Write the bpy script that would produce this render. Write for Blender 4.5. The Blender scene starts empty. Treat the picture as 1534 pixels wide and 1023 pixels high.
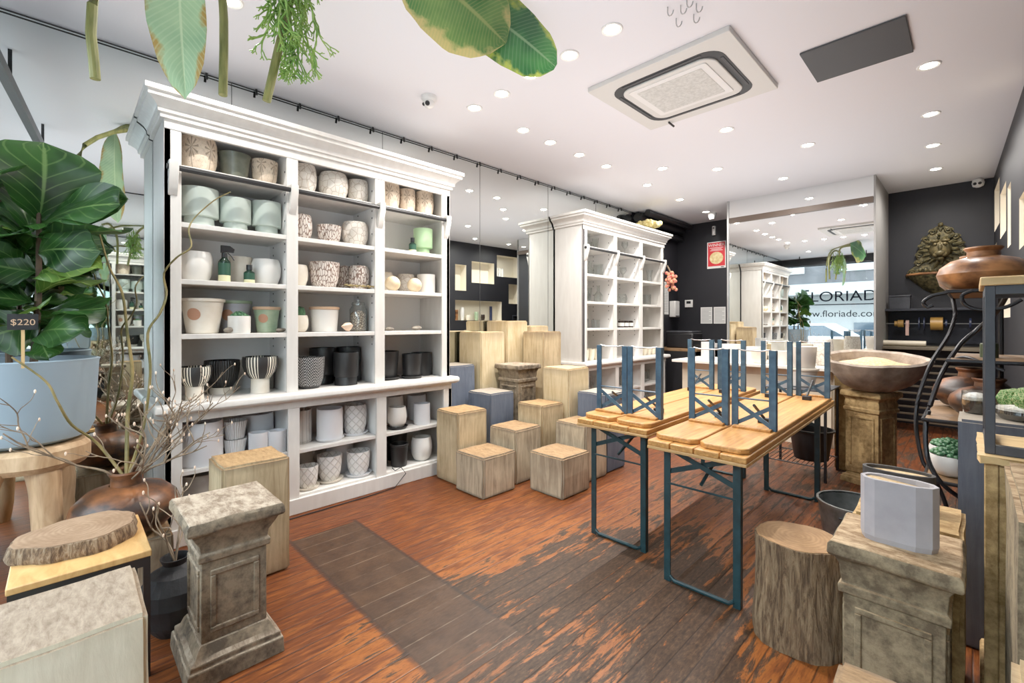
import bpy, bmesh, math, random
from mathutils import Vector, Matrix, noise
C = bpy.context.scene.collection
PI = math.pi
rnd = random.Random(7)

# ------------------------------------------------------------------ mesh building
class MB:
    def __init__(s):
        s.bm = bmesh.new(); s.uv = None; s.nf = 0
    def mark(s, i):
        fs = list(s.bm.faces)
        for f in fs[s.nf:]: f.material_index = i
        s.nf = len(fs); return s
    def box(s, x0, x1, y0, y1, z0, z1, m=None):
        vs = [s.bm.verts.new((x, y, z)) for z in (z0, z1) for y in (y0, y1) for x in (x0, x1)]
        if m is not None:
            for v in vs: v.co = m @ v.co
        for f in ((0,2,3,1),(4,5,7,6),(0,1,5,4),(2,6,7,3),(0,4,6,2),(1,3,7,5)):
            s.bm.faces.new([vs[i] for i in f])
        return s
    def bar(s, a, b, w, h=None, up=(0,0,1)):
        a, b = Vector(a), Vector(b); h = h or w
        d = b - a; L = d.length; d.normalize(); up = Vector(up)
        if abs(d.dot(up)) > .98: up = Vector((0,1,0))
        x = d.cross(up).normalized(); y = x.cross(d).normalized()
        m = Matrix((x, y, d)).transposed().to_4x4(); m.translation = a
        return s.box(-w/2, w/2, -h/2, h/2, 0, L, m)
    def loft(s, rings, close=True, cap0=True, cap1=True):
        R = [[s.bm.verts.new(p) for p in r] for r in rings]
        n = len(R[0])
        for i in range(len(R)-1):
            for j in range(n if close else n-1):
                k = (j+1) % n
                s.bm.faces.new((R[i][j], R[i][k], R[i+1][k], R[i+1][j]))
        if close and cap0: s.bm.faces.new(R[0][::-1])
        if close and cap1: s.bm.faces.new(R[-1])
        return s
    def lathe(s, prof, seg=32, c=(0,0,0), sx=1, sy=1, f=None):
        """prof: (r,z) list from the bottom centre up and round; r==0 closes"""
        cx, cy, cz = c; prev = None
        for r, z in prof:
            if r < 1e-5: cur = [s.bm.verts.new((cx, cy, cz+z))]
            else:
                cur = []
                for j in range(seg):
                    a = 2*PI*j/seg; q = r*(f(a, z) if f else 1)
                    cur.append(s.bm.verts.new((cx+q*sx*math.cos(a), cy+q*sy*math.sin(a), cz+z)))
            if prev is not None:
                for j in range(seg):
                    k = (j+1) % seg
                    if len(prev) == 1 and len(cur) > 1: s.bm.faces.new((prev[0], cur[k], cur[j]))
                    elif len(cur) == 1 and len(prev) > 1: s.bm.faces.new((prev[j], prev[k], cur[0]))
                    elif len(cur) > 1: s.bm.faces.new((prev[j], prev[k], cur[k], cur[j]))
            prev = cur
        return s
    def tube(s, pts, r, seg=8, cap=True):
        pts = [Vector(p) for p in pts]; n = len(pts)
        rs = r if isinstance(r, (list, tuple)) else [r]*n
        rings = []; ref = Vector((0.13, 0.31, 0.94)).normalized()
        for i, p in enumerate(pts):
            d = (pts[min(i+1, n-1)] - pts[max(i-1, 0)]).normalized()
            x = d.cross(ref)
            if x.length < .05: x = d.cross(Vector((1,0,0)))
            x.normalize(); y = d.cross(x)
            rings.append([p + rs[i]*(x*math.cos(2*PI*j/seg) + y*math.sin(2*PI*j/seg)) for j in range(seg)])
        return s.loft(rings, True, cap, cap)
    def prism(s, poly, z0, z1):
        return s.loft([[(x, y, z0) for x, y in poly], [(x, y, z1) for x, y in poly]])
    def ball(s, c, r, sx=1, sy=1, sz=1, u=12, v=8):
        m = Matrix.Translation(c) @ Matrix.Diagonal((r*sx, r*sy, r*sz, 1))
        bmesh.ops.create_uvsphere(s.bm, u_segments=u, v_segments=v, radius=1, matrix=m); return s
    def leaf(s, base, tip, w, nrm, prof, arch=.1, fold=.15, nu=10, nv=6, wave=.02, ph=0):
        if s.uv is None: s.uv = s.bm.loops.layers.uv.new('UVMap')
        base, tip, nrm = Vector(base), Vector(tip), Vector(nrm)
        d = tip - base; L = d.length; side = d.cross(nrm).normalized(); nrm = side.cross(d).normalized()
        G = []
        for i in range(nu+1):
            t = i/nu; ww = 0
            for (a, wa), (b, wb) in zip(prof, prof[1:]):
                if a <= t <= b: ww = wa + (wb-wa)*(t-a)/(b-a)
            c = base + d*t + nrm*(arch*L*4*t*(1-t))
            row = []
            for j in range(nv+1):
                v = j/nv*2-1
                p = c + side*(v*ww*w/2) + nrm*(fold*abs(v)*ww*w/2 + wave*math.sin(t*9+ph+v*2)*abs(v))
                row.append((s.bm.verts.new(p), (t, v*.5+.5)))
            G.append(row)
        for i in range(nu):
            for j in range(nv):
                q = [G[i][j], G[i+1][j], G[i+1][j+1], G[i][j+1]]
                f = s.bm.faces.new([k[0] for k in q])
                for lp, k in zip(f.loops, q): lp[s.uv].uv = k[1]
        return s
    def shift(s, v):
        bmesh.ops.translate(s.bm, vec=v, verts=s.bm.verts); return s
    def noisy(s, amp, sc, seed=0):
        o = Vector((seed*3.7, seed*1.3, seed*2.1))
        for v in s.bm.verts: v.co += noise.noise_vector(v.co*sc + o)*amp
        return s

def link(name, mb, mat, parent=None, bevel=0, smooth=True, loc=None, ang=35, rz=0, clean=False):
    bm = mb.bm
    if clean: bmesh.ops.remove_doubles(bm, verts=bm.verts, dist=1e-5)
    if mb.uv is None: bmesh.ops.recalc_face_normals(bm, faces=bm.faces)
    me = bpy.data.meshes.new(name); bm.to_mesh(me); bm.free()
    for m in (mat if isinstance(mat, list) else [mat]): me.materials.append(m)
    if smooth:
        for p in me.polygons: p.use_smooth = True
        me.set_sharp_from_angle(angle=math.radians(ang))
    o = bpy.data.objects.new(name, me); C.objects.link(o)
    if parent: o.parent = parent
    if loc: o.location = loc
    if rz: o.rotation_euler.z = rz
    if bevel:
        b = o.modifiers.new('Bevel', 'BEVEL'); b.width = bevel; b.segments = 2; b.limit_method = 'ANGLE'; b.angle_limit = .6
    return o
def tag(o, label, cat, group=None, kind=None):
    o['label'] = label; o['category'] = cat
    if group: o['group'] = group
    if kind: o['kind'] = kind
    return o
def thing(name, label, cat, loc=(0,0,0), rz=0, group=None):
    o = bpy.data.objects.new(name, None); C.objects.link(o); o.empty_display_size = .05
    o.location = loc; o.rotation_euler = (0, 0, rz)
    return tag(o, label, cat, group)
def struct(name, mb, mat, **k):
    o = link(name, mb, mat, **k)
    if 'parent' not in k: o['kind'] = 'structure'
    return o
def text(body, size, mat, parent, loc, rot, name='lettering', ext=.001, align='LEFT', sx=1):
    cu = bpy.data.curves.new(name, 'FONT'); cu.body = body; cu.size = size; cu.extrude = ext; cu.align_x = align
    cu.materials.append(mat)
    tmp = bpy.data.objects.new('tmp', cu); C.objects.link(tmp); bpy.context.view_layer.update()
    me = bpy.data.meshes.new_from_object(tmp.evaluated_get(bpy.context.evaluated_depsgraph_get())); bpy.data.objects.remove(tmp); bpy.data.curves.remove(cu)
    o = bpy.data.objects.new(name, me); C.objects.link(o); o.parent = parent; o.location = loc; o.rotation_euler = rot
    o.scale = (sx, 1, 1); return o

# ------------------------------------------------------------------ materials
class N:
    def __init__(s, name):
        s.m = bpy.data.materials.new(name); s.m.use_nodes = True
        s.t = s.m.node_tree; s.n = s.t.nodes; s.bsdf = s.n['Principled BSDF']; s.out = s.n['Material Output']
    def add(s, typ, ins=None, **kw):
        n = s.n.new(typ)
        for k, v in kw.items(): setattr(n, k, v)
        for k, v in (ins or {}).items(): s.set(n.inputs[k], v)
        return n
    def set(s, sock, v):
        if isinstance(v, bpy.types.NodeSocket): s.t.links.new(v, sock)
        else: sock.default_value = (*v, 1) if isinstance(v, tuple) and len(v) == 3 and sock.type == 'RGBA' else v
    def p(s, **kw):
        for k, v in kw.items(): s.set(s.bsdf.inputs[k.replace('_', ' ')], v)
        return s
    def math(s, op, a, b=0, c=0, clamp=False):
        n = s.n.new('ShaderNodeMath'); n.operation = op; n.use_clamp = clamp
        for i, v in enumerate((a, b, c)): s.set(n.inputs[i], v)
        return n.outputs[0]
    def pos(s): return s.add('ShaderNodeNewGeometry').outputs['Position']
    def obj(s): return s.add('ShaderNodeTexCoord').outputs['Object']
    def gen(s): return s.add('ShaderNodeTexCoord').outputs['Generated']
    def map(s, v, sc=(1,1,1), rot=(0,0,0), loc=(0,0,0)):
        return s.add('ShaderNodeMapping', {'Vector': v, 'Scale': sc, 'Rotation': rot, 'Location': loc}).outputs[0]
    def noise(s, v, scale=5, det=4, rough=.55, dist=0):
        return s.add('ShaderNodeTexNoise', {'Vector': v, 'Scale': scale, 'Detail': det, 'Roughness': rough, 'Distortion': dist}).outputs['Fac']
    def ramp(s, f, stops, interp='LINEAR'):
        n = s.add('ShaderNodeValToRGB', {'Fac': f}); e = n.color_ramp.elements; n.color_ramp.interpolation = interp
        while len(e) < len(stops): e.new(.5)
        for k, (p, c) in zip(e, stops): k.position = p; k.color = (*c, 1) if len(c) == 3 else c
        return n.outputs[0]
    def mix(s, f, a, b, mode='MIX'):
        n = s.add('ShaderNodeMix', data_type='RGBA', blend_type=mode)
        s.set(n.inputs[0], f); s.set(n.inputs[6], a); s.set(n.inputs[7], b); return n.outputs[2]
    def step(s, v, a, b): return s.add('ShaderNodeMapRange', {'Value': v, 'From Min': a, 'From Max': b}).outputs[0]
    def xyz(s, v): return s.add('ShaderNodeSeparateXYZ', {'Vector': v}).outputs
    def comb(s, x, y, z): return s.add('ShaderNodeCombineXYZ', {'X': x, 'Y': y, 'Z': z}).outputs[0]
    def bump(s, h, strength=.3, dist=.01):
        s.p(Normal=s.add('ShaderNodeBump', {'Height': h, 'Strength': strength, 'Distance': dist}).outputs[0]); return s

def plain(name, col, rough=.5, metal=0, spec=.5, emit=0, coat=0):
    n = N(name).p(Base_Color=col, Roughness=rough, Metallic=metal)
    n.bsdf.inputs['Specular IOR Level'].default_value = spec
    if emit: n.p(Emission_Color=col, Emission_Strength=emit)
    if coat: n.p(Coat_Weight=coat, Coat_Roughness=.1)
    return n.m
def mott(name, c1, c2, scale=6, rough=.6, sc=(1,1,1), bump=.0, lo=.35, hi=.65, det=5, metal=0, dist=.01, obj=True):
    n = N(name); v = n.map(n.obj() if obj else n.pos(), sc)
    f = n.noise(v, scale, det)
    n.p(Base_Color=n.ramp(f, [(lo, c1), (hi, c2)]), Roughness=rough, Metallic=metal)
    if bump: n.bump(f, bump, dist)
    return n.m

def mk_floor():
    n = N('worn_floorboards'); p = n.pos(); x, y, z = n.xyz(p)
    b = n.math('DIVIDE', x, .088); bi = n.math('FLOOR', b); fr = n.math('SUBTRACT', b, bi)
    gap = n.math('MAXIMUM', n.step(fr, .055, .0), n.step(fr, .945, 1.0))
    r1 = n.add('ShaderNodeTexWhiteNoise', {'W': bi}, noise_dimensions='1D').outputs[0]
    yo = n.math('ADD', y, n.math('MULTIPLY', r1, 4)); q = n.comb(x, yo, 0)
    grain = n.noise(n.map(q, (16, 1.5, 1)), 4, 8, .68)
    torn = n.noise(n.map(q, (13, 2.2, 1)), 1.5, 9, .72, .4)
    broad = n.noise(n.map(p, (1.6, .9, 1)), 1.3, 4)
    fine = n.noise(n.map(p, (30, 9, 1)), 3, 6, .7)
    d = n.add('ShaderNodeVectorMath', {0: n.map(p, (1.0, .75, 0), loc=(1.2, -1.35, 0))}, operation='LENGTH').outputs['Value']
    # finish left: high near the left and the camera, low in the walked-on middle and the aisle
    left = n.step(d, .45, 1.15)
    aisle = n.math('MULTIPLY', n.step(y, 2.2, 4.2), n.step(x, -3.0, -2.0))
    keep = n.math('SUBTRACT', n.math('MULTIPLY', left, .27), n.math('MULTIPLY', aisle, .14))
    f = n.math('ADD', n.math('ADD', n.math('SUBTRACT', torn, .5), n.math('MULTIPLY', n.math('SUBTRACT', broad, .5), .55)), n.math('SUBTRACT', keep, .10))
    paint = n.math('MULTIPLY', n.step(f, -.03, .035), .93)
    red = n.ramp(grain, [(.30, (.055,.014,.006)), (.5, (.155,.042,.011)), (.68, (.30,.088,.020))])
    red = n.mix(n.math('MULTIPLY', r1, .35), red, (.10,.026,.010))
    hot = n.step(f, .16, .03)
    red = n.mix(n.math('MULTIPLY', n.math('MULTIPLY', hot, n.step(d, 2.0, 1.0)), .75), red, (.40,.125,.024))
    bare = n.ramp(n.math('ADD', n.math('MULTIPLY', fine, .6), n.math('MULTIPLY', grain, .4)), [(.36, (.020,.010,.005)), (.52, (.060,.031,.016)), (.66, (.135,.075,.038))])
    col = n.mix(paint, bare, red)
    # the infill strip of darker boards across the room
    wob = n.math('MULTIPLY', n.math('SUBTRACT', torn, .5), .5)
    strip = n.math('MULTIPLY', n.math('MULTIPLY', n.step(x, -3.06, -3.05), n.step(n.math('ADD', x, wob), -1.25, -1.5)), n.math('MULTIPLY', n.step(y, 1.03, 1.04), n.step(y, 1.47, 1.46)))
    b2 = n.math('DIVIDE', x, .132); bi2 = n.math('FLOOR', b2); fr2 = n.math('SUBTRACT', b2, bi2)
    g2 = n.math('MAXIMUM', n.step(fr2, .03, .0), n.step(fr2, .97, 1.0))
    r2 = n.add('ShaderNodeTexWhiteNoise', {'W': bi2}, noise_dimensions='1D').outputs[0]
    sc = n.ramp(n.math('ADD', n.math('MULTIPLY', fine, .5), n.math('MULTIPLY', n.noise(n.map(p, (3,3,1)), 3, 5), .5)), [(.35, (.040,.020,.011)), (.65, (.100,.053,.029))])
    sc = n.mix(n.math('MULTIPLY', r2, .3), sc, (.05,.03,.022))
    sc = n.mix(n.math('MULTIPLY', n.math('MULTIPLY', g2, n.step(n.noise(n.map(p, (6, 2.6, 1)), 2.0, 4), .40, .60)), .8), sc, (.27,.20,.14))
    col = n.mix(strip, col, sc)
    edge = n.math('MULTIPLY', n.math('MULTIPLY', n.step(x, -3.09, -3.07), n.step(x, -1.4, -1.7)), n.math('MAXIMUM', n.math('MULTIPLY', n.step(y, 1.01, 1.025), n.step(y, 1.05, 1.035)), n.math('MULTIPLY', n.step(y, 1.45, 1.462), n.step(y, 1.485, 1.472))))
    col = n.mix(n.math('MULTIPLY', edge, .75), col, (.03,.02,.016))
    ng = n.math('MULTIPLY', gap, n.math('SUBTRACT', 1, strip))
    col = n.mix(n.math('MULTIPLY', ng, .8), col, (.014,.008,.006))
    n.p(Base_Color=col, Roughness=n.math('ADD', .42, n.math('MULTIPLY', n.math('SUBTRACT', 1, paint), .16)))
    n.bsdf.inputs['Specular IOR Level'].default_value = .35
    n.bump(n.math('SUBTRACT', n.math('MULTIPLY', grain, .4), ng), .35, .004)
    return n.m

def crate_mat(name, s1, s2, t1, t2, edge=.75, ed=(.16,.11,.07), grain=.6):
    n = N(name); p = n.pos(); nz = n.xyz(n.add('ShaderNodeNewGeometry').outputs['Normal'])[2]
    v = n.noise(n.map(p, (9, 9, .9)), 2.6, 7, .65, 1.2)
    bl = n.noise(p, 3.1, 4)
    f = n.math('ADD', n.math('MULTIPLY', v, grain), n.math('MULTIPLY', bl, 1-grain))
    side = n.ramp(f, [(.36, s1), (.62, s2)])
    tn = n.noise(n.map(p, (3, 9, 3)), 5.5, 9, .72, .35)
    top = n.ramp(tn, [(.33, t1), (.68, t2)])
    col = n.mix(n.step(nz, .6, .8), side, top)
    g = n.xyz(n.gen()); a = [n.math('ABSOLUTE', n.math('SUBTRACT', n.math('MULTIPLY', q, 2), 1)) for q in g]
    s2_ = n.math('SUBTRACT', n.math('ADD', n.math('ADD', a[0], a[1]), a[2]), n.math('MINIMUM', n.math('MINIMUM', a[0], a[1]), a[2]))
    e = n.math('MULTIPLY', n.step(n.math('ADD', s2_, n.math('MULTIPLY', bl, .16)), 1.90, 2.06), edge)
    dirt = n.math('MULTIPLY', n.step(n.math('ADD', g[2], n.math('MULTIPLY', bl, .2)), .2, .08), .6)
    col = n.mix(n.math('MAXIMUM', e, dirt), col, ed)
    n.p(Base_Color=col, Roughness=.75).bump(n.math('ADD', v, tn), .25, .006)
    return n.m
def stone_mat(name, s1, s2, t1, t2):
    n = N(name); p = n.pos(); nz = n.xyz(n.add('ShaderNodeNewGeometry').outputs['Normal'])[2]
    f = n.math('ADD', n.math('MULTIPLY', n.noise(p, 26, 8, .7), .55), n.math('MULTIPLY', n.noise(n.map(p, (3,3,1)), 2.3, 4), .45))
    t = n.noise(n.map(p, (1,2,1)), 13, 10, .75, .3)
    col = n.mix(n.step(nz, .6, .8), n.ramp(f, [(.42, s1), (.58, s2)]), n.ramp(t, [(.41, t1), (.59, t2)]))
    n.p(Base_Color=col, Roughness=.85).bump(n.math('ADD', f, t), .45, .008); return n.m
def glass_mat(name, tint=(.90,.92,.91), gl=.08, dk_=.22):
    n = N(name); n.n.remove(n.bsdf)
    lw = n.add('ShaderNodeLayerWeight', {'Blend': .35}).outputs['Facing']
    f = n.math('ADD', n.math('MULTIPLY', lw, .35), gl, clamp=True)
    mx = n.add('ShaderNodeMixShader', {0: f})
    t = n.add('ShaderNodeBsdfTransparent', {'Color': n.mix(n.math('POWER', lw, 1.6), tint, tuple(c*dk_ for c in tint))}); g = n.add('ShaderNodeBsdfGlossy', {'Color': (.95,.97,.97,1), 'Roughness': .02})
    n.t.links.new(t.outputs[0], mx.inputs[1]); n.t.links.new(g.outputs[0], mx.inputs[2]); n.t.links.new(mx.outputs[0], n.out.inputs[0])
    return n.m
def leaf_mat(name, c1, c2, vein, nveins=9, slope=.9, edge=None, stripe=.5, rough=.35, vw=.86):
    n = N(name); u, v, _ = n.xyz(n.add('ShaderNodeTexCoord').outputs['UV'])
    av = n.math('ABSOLUTE', n.math('SUBTRACT', v, .5))
    ph = n.math('MULTIPLY', n.math('SUBTRACT', u, n.math('MULTIPLY', av, slope)), nveins*2*PI)
    sv = n.step(n.math('SINE', ph), vw, 1.0); mid = n.step(av, .03, .012)
    big = n.noise(n.pos(), 4.5, 3)
    col = n.ramp(big, [(.36, c1), (.64, c2)])
    if edge:
        e = n.step(n.math('ADD', n.math('MULTIPLY', av, 1.2), n.math('MULTIPLY', n.noise(n.map(n.pos(), (1,1,1)), 9, 4), .9)), .93, 1.05)
        col = n.mix(e, col, edge)
    col = n.mix(n.math('MULTIPLY', sv, stripe), col, vein); col = n.mix(n.math('MULTIPLY', mid, .8), col, vein)
    n.p(Base_Color=col, Roughness=rough)
    tr = n.add('ShaderNodeBsdfTranslucent', {'Color': col}); mx = n.add('ShaderNodeMixShader', {0: .3})
    n.t.links.new(n.bsdf.outputs[0], mx.inputs[1]); n.t.links.new(tr.outputs[0], mx.inputs[2]); n.t.links.new(mx.outputs[0], n.out.inputs[0])
    return n.m
def stripes_mat():
    n = N('black_glaze_with_cream_stripes'); x, y, z = n.xyz(n.obj())
    a = n.math('ARCTAN2', y, x); k = n.math('FRACT', n.math('DIVIDE', n.math('ADD', a, .35), 2*PI/5))
    inr = n.math('MULTIPLY', n.step(k, .40, .42), n.step(k, .98, .96))
    f = n.math('MULTIPLY', n.math('GREATER_THAN', n.math('FRACT', n.math('MULTIPLY', k, 7.0)), .5), inr)
    n.p(Base_Color=n.mix(f, (.018,.017,.017), (.86,.81,.68)), Roughness=.55); return n.m
def crackle_mat(name, c1, c2, scale, wid=.06, sc=(1,1,1), bump=.4):
    n = N(name); v = n.map(n.obj(), sc)
    d = n.add('ShaderNodeTexVoronoi', {'Vector': v, 'Scale': scale, 'Randomness': .9}, feature='DISTANCE_TO_EDGE').outputs['Distance']
    n.p(Base_Color=n.mix(n.step(d, wid, wid*.3), c1, c2), Roughness=.6).bump(n.step(d, 0, wid*2), bump, .004); return n.m
def palm_mat(name, c1, c2):
    n = N(name); x, y, z = n.xyz(n.obj()); a = n.math('ARCTAN2', y, x)
    zz = n.math('MULTIPLY', z, 9); q = n.comb(n.math('MULTIPLY', a, 1.6), zz, 0)
    w = n.noise(q, 2.2, 3, .5, 1.6); l1 = n.math('LESS_THAN', n.math('ABSOLUTE', n.math('SUBTRACT', w, .5)), .012)
    k = n.math('SUBTRACT', n.math('FRACT', n.math('MULTIPLY', a, .95)), .5)
    tr = n.math('LESS_THAN', n.math('ABSOLUTE', n.math('ADD', k, n.math('MULTIPLY', n.math('SINE', zz), .03))), .025)
    r = n.math('SQRT', n.math('ADD', n.math('POWER', n.math('MULTIPLY', k, 1.2), 2), n.math('POWER', n.math('MULTIPLY', n.math('SUBTRACT', z, .15), 6), 2)))
    fr = n.math('MULTIPLY', n.math('LESS_THAN', r, .42), n.math('GREATER_THAN', n.math('SINE', n.math('MULTIPLY', n.math('ARCTAN2', n.math('SUBTRACT', z, .15), n.math('MULTIPLY', k, .2)), 9)), .45))
    f = n.math('MAXIMUM', n.math('MULTIPLY', l1, .6), n.math('MAXIMUM', n.math('MULTIPLY', tr, n.math('LESS_THAN', z, .15)), fr))
    b = n.ramp(n.noise(n.obj(), 22, 4), [(.35, c1), (.65, c2)])
    n.p(Base_Color=n.mix(n.math('MULTIPLY', f, .6), b, (.12,.075,.045)), Roughness=.7); return n.m
def diamond_mat(name, c1, c2, k=9, zz=15):
    n = N(name); x, y, z = n.xyz(n.obj()); a = n.math('ARCTAN2', y, x)
    p = n.math('MULTIPLY', a, k/PI*.5); q = n.math('MULTIPLY', z, zz)
    f1 = n.math('ABSOLUTE', n.math('SUBTRACT', n.math('FRACT', n.math('ADD', p, q)), .5)); f2 = n.math('ABSOLUTE', n.math('SUBTRACT', n.math('FRACT', n.math('SUBTRACT', p, q)), .5))
    h = n.step(n.math('MAXIMUM', f1, f2), .38, .48)
    n.p(Base_Color=n.mix(h, c1, c2), Roughness=.45).bump(h, .6, .006); return n.m
def rib_mat(name, col, k=40, rough=.5):
    n = N(name); x, y, z = n.xyz(n.obj()); a = n.math('ARCTAN2', y, x)
    s = n.math('SINE', n.math('MULTIPLY', a, k)); n.p(Base_Color=n.mix(n.step(s, -.5, -1), col, tuple(c*.75 for c in col)), Roughness=rough).bump(s, .5, .004); return n.m
def herring_mat():
    n = N('black_glaze_with_white_chevrons'); x, y, z = n.xyz(n.obj()); a = n.math('ARCTAN2', y, x)
    c = n.math('FRACT', n.math('MULTIPLY', a, 1.6)); tri = n.math('ABSOLUTE', n.math('SUBTRACT', c, .5))
    f = n.math('GREATER_THAN', n.math('FRACT', n.math('ADD', n.math('MULTIPLY', z, 46), n.math('MULTIPLY', tri, 5))), .68)
    f = n.math('MULTIPLY', f, n.math('GREATER_THAN', n.math('FRACT', n.math('MULTIPLY', a, 11)), .3))
    f = n.math('MULTIPLY', f, n.math('GREATER_THAN', z, .02))
    n.p(Base_Color=n.mix(f, (.025,.025,.025), (.62,.62,.62)), Roughness=.5); return n.m
def wood_mat(name, c1, c2, sc=(14, 1.2, 14), scale=3, rough=.5, bump=.15, dist=.8):
    n = N(name); f = n.noise(n.map(n.obj(), sc), scale, 6, .6, dist)
    n.p(Base_Color=n.ramp(f, [(.32, c1), (.68, c2)]), Roughness=rough).bump(f, bump, .003); return n.m
def bark_mat(name, c1, c2, c3):
    n = N(name); v = n.map(n.obj(), (1, 1, .13)); f = n.noise(v, 62, 7, .7, .7); g = n.noise(n.obj(), 5, 3)
    col = n.mix(n.math('MULTIPLY', g, .35), n.ramp(f, [(.40, c1), (.5, c2), (.60, c3)]), c2)
    n.p(Base_Color=col, Roughness=.9).bump(f, 1.0, .035); return n.m
def rings_mat(name, c1, c2):
    n = N(name); x, y, z = n.xyz(n.obj()); r = n.math('SQRT', n.math('ADD', n.math('POWER', x, 2), n.math('POWER', y, 2)))
    q = n.noise(n.obj(), 6, 3); s = n.math('SINE', n.math('ADD', n.math('MULTIPLY', r, 330), n.math('MULTIPLY', q, 22)))
    col = n.mix(n.math('MULTIPLY', n.step(s, -1, 1), .45), c2, c1); col = n.mix(n.ramp(n.noise(n.obj(), 9, 7, .7), [(.35, (0,0,0)), (.7, (1,1,1))]), col, c1)
    n.p(Base_Color=col, Roughness=.7); return n.m

MT = {}
MT['floor'] = mk_floor()
MT['ceil'] = plain('ceiling_paint', (.79,.785,.82), .8, spec=.2)
MT['navy'] = mott('charcoal_navy_wall_paint', (.009,.009,.013), (.014,.014,.019), 2, .55, obj=False)
MT['mirror'] = plain('mirror_silver', (.80,.84,.82), .012, 1)
MT['mirror2'] = plain('mirror_silver_back', (.86,.88,.87), .012, 1)
MT['cream'] = plain('bright_niche_cream', (.80,.74,.62), .6)  # cream kept bright in place of lamps inside the niches
MT['white'] = mott('white_cabinet_paint', (.66,.635,.60), (.72,.70,.665), 3, .42, (6,6,1))
MT['whiteback'] = plain('cabinet_backing_paint', (.87,.86,.845), .55)
MT['black'] = plain('black_painted_metal', (.012,.012,.014), .4)
MT['brownmetal'] = plain('brown_header_rail', (.12,.085,.065), .5)
MT['steel'] = plain('brushed_steel', (.5,.5,.5), .35, 1)
MT['lamp'] = plain('lit_lamp_lens', (1,.93,.80), .5, emit=14)
MT['glass'] = glass_mat('clear_glass')
MT['pane'] = glass_mat('shopfront_glass', (.97,.99,.98), .015, .9)
MT['crate'] = crate_mat('pale_faux_timber_block', (.36,.26,.14), (.66,.53,.33), (.24,.135,.055), (.50,.32,.15), .7)
MT['crate_pale'] = crate_mat('cream_faux_timber_block', (.50,.38,.20), (.72,.60,.39), (.42,.28,.14), (.66,.50,.29), .45)
MT['crate_grey'] = crate_mat('weathered_grey_cream_block', (.26,.20,.135), (.60,.50,.35), (.20,.115,.05), (.44,.28,.14), .95, (.12,.095,.075))
MT['crate_fore'] = crate_mat('cream_block_with_brown_top', (.50,.44,.30), (.72,.66,.50), (.17,.12,.08), (.38,.30,.22), .2, (.35,.25,.14), .4)
MT['crate_blue'] = crate_mat('slate_blue_block', (.085,.105,.15), (.14,.165,.215), (.28,.24,.19), (.42,.36,.29), .3, (.06,.07,.1))
MT['gplinth'] = crate_mat('blue_grey_plinth_paint', (.085,.095,.125), (.15,.165,.20), (.30,.26,.21), (.44,.38,.30), .1, (.06,.06,.08))
MT['stone_dark'] = stone_mat('weathered_brown_stone', (.085,.064,.043), (.27,.21,.14), (.19,.135,.09), (.44,.36,.27))
MT['stone_tan'] = stone_mat('tan_sandstone', (.12,.088,.052), (.33,.26,.16), (.24,.145,.07), (.56,.41,.25))
MT['stone_gold'] = stone_mat('golden_weathered_stone', (.25,.155,.055), (.56,.38,.17), (.36,.22,.09), (.58,.40,.19))
MT['table'] = wood_mat('honey_varnished_pine', (.40,.175,.042), (.70,.37,.115), (16, .9, 16), 3, .38)
MT['table_edge'] = wood_mat('light_pine_edge', (.50,.28,.10), (.70,.45,.20), (3, 3, 12), 2.4, .5)
MT['teal'] = mott('teal_painted_steel', (.006,.030,.037), (.014,.052,.062), 20, .42)
MT['blue'] = mott('blue_painted_steel', (.035,.085,.145), (.065,.14,.21), 20, .42)
MT['zinc'] = mott('galvanised_zinc', (.16,.17,.165), (.32,.33,.32), 12, .45, metal=.7)
MT['darkslate'] = mott('matte_dark_ceramic', (.03,.028,.027), (.055,.05,.047), 12, .7)
MT['lilac'] = mott('lilac_grey_stoneware', (.36,.34,.36), (.42,.40,.42), 12, .65)
MT['sand'] = mott('cream_sand', (.52,.36,.19), (.72,.55,.33), 60, .95, bump=.3)
MT['bowlclay'] = mott('rough_grey_clay', (.27,.22,.18), (.48,.40,.33), 9, .9, bump=.5, dist=.02)
MT['antique'] = mott('antique_brown_pottery', (.030,.015,.010), (.25,.092,.032), 5, .4, (1,1,1.8), det=9, lo=.42, hi=.62)
MT['antique2'] = mott('antique_tan_pottery', (.10,.038,.016), (.48,.225,.09), 6, .36, (1,1,1.4), det=9, lo=.38, hi=.60)
MT['iron'] = plain('wrought_iron', (.035,.035,.038), .35, .6)
MT['gunmetal'] = mott('grey_painted_frame', (.036,.038,.046), (.058,.060,.070), 8, .45)
MT['shelfwood'] = wood_mat('brown_shelf_wood', (.13,.07,.03), (.30,.18,.09), (3,12,3), 3, .55)
MT['lightwood'] = wood_mat('pale_stool_wood', (.62,.40,.17), (.80,.57,.28), (3,12,3), 2.2, .5)
MT['honey'] = wood_mat('honey_wood_board', (.50,.27,.09), (.68,.42,.17), (3,10,3), 2.4, .45)
MT['rawwood'] = wood_mat('raw_pale_timber', (.40,.235,.115), (.68,.47,.28), (6,6,1.2), 2.6, .6)
MT['bark'] = bark_mat('rough_tree_bark', (.11,.065,.035), (.32,.21,.115), (.50,.36,.215))
MT['bark2'] = bark_mat('pale_slab_bark', (.10,.055,.03), (.36,.23,.13), (.58,.44,.30))
MT['cut'] = rings_mat('sawn_log_face', (.26,.135,.055), (.46,.27,.12))
MT['cut2'] = rings_mat('brown_sawn_slab', (.20,.115,.06), (.36,.24,.15))
MT['facet'] = mott('matte_black_faceted_clay', (.010,.010,.012), (.022,.022,.025), 9, .65, bump=.4, dist=.03)
MT['potblue'] = mott('pale_blue_grey_planter', (.30,.385,.455), (.33,.42,.49), 3, .5)
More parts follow.
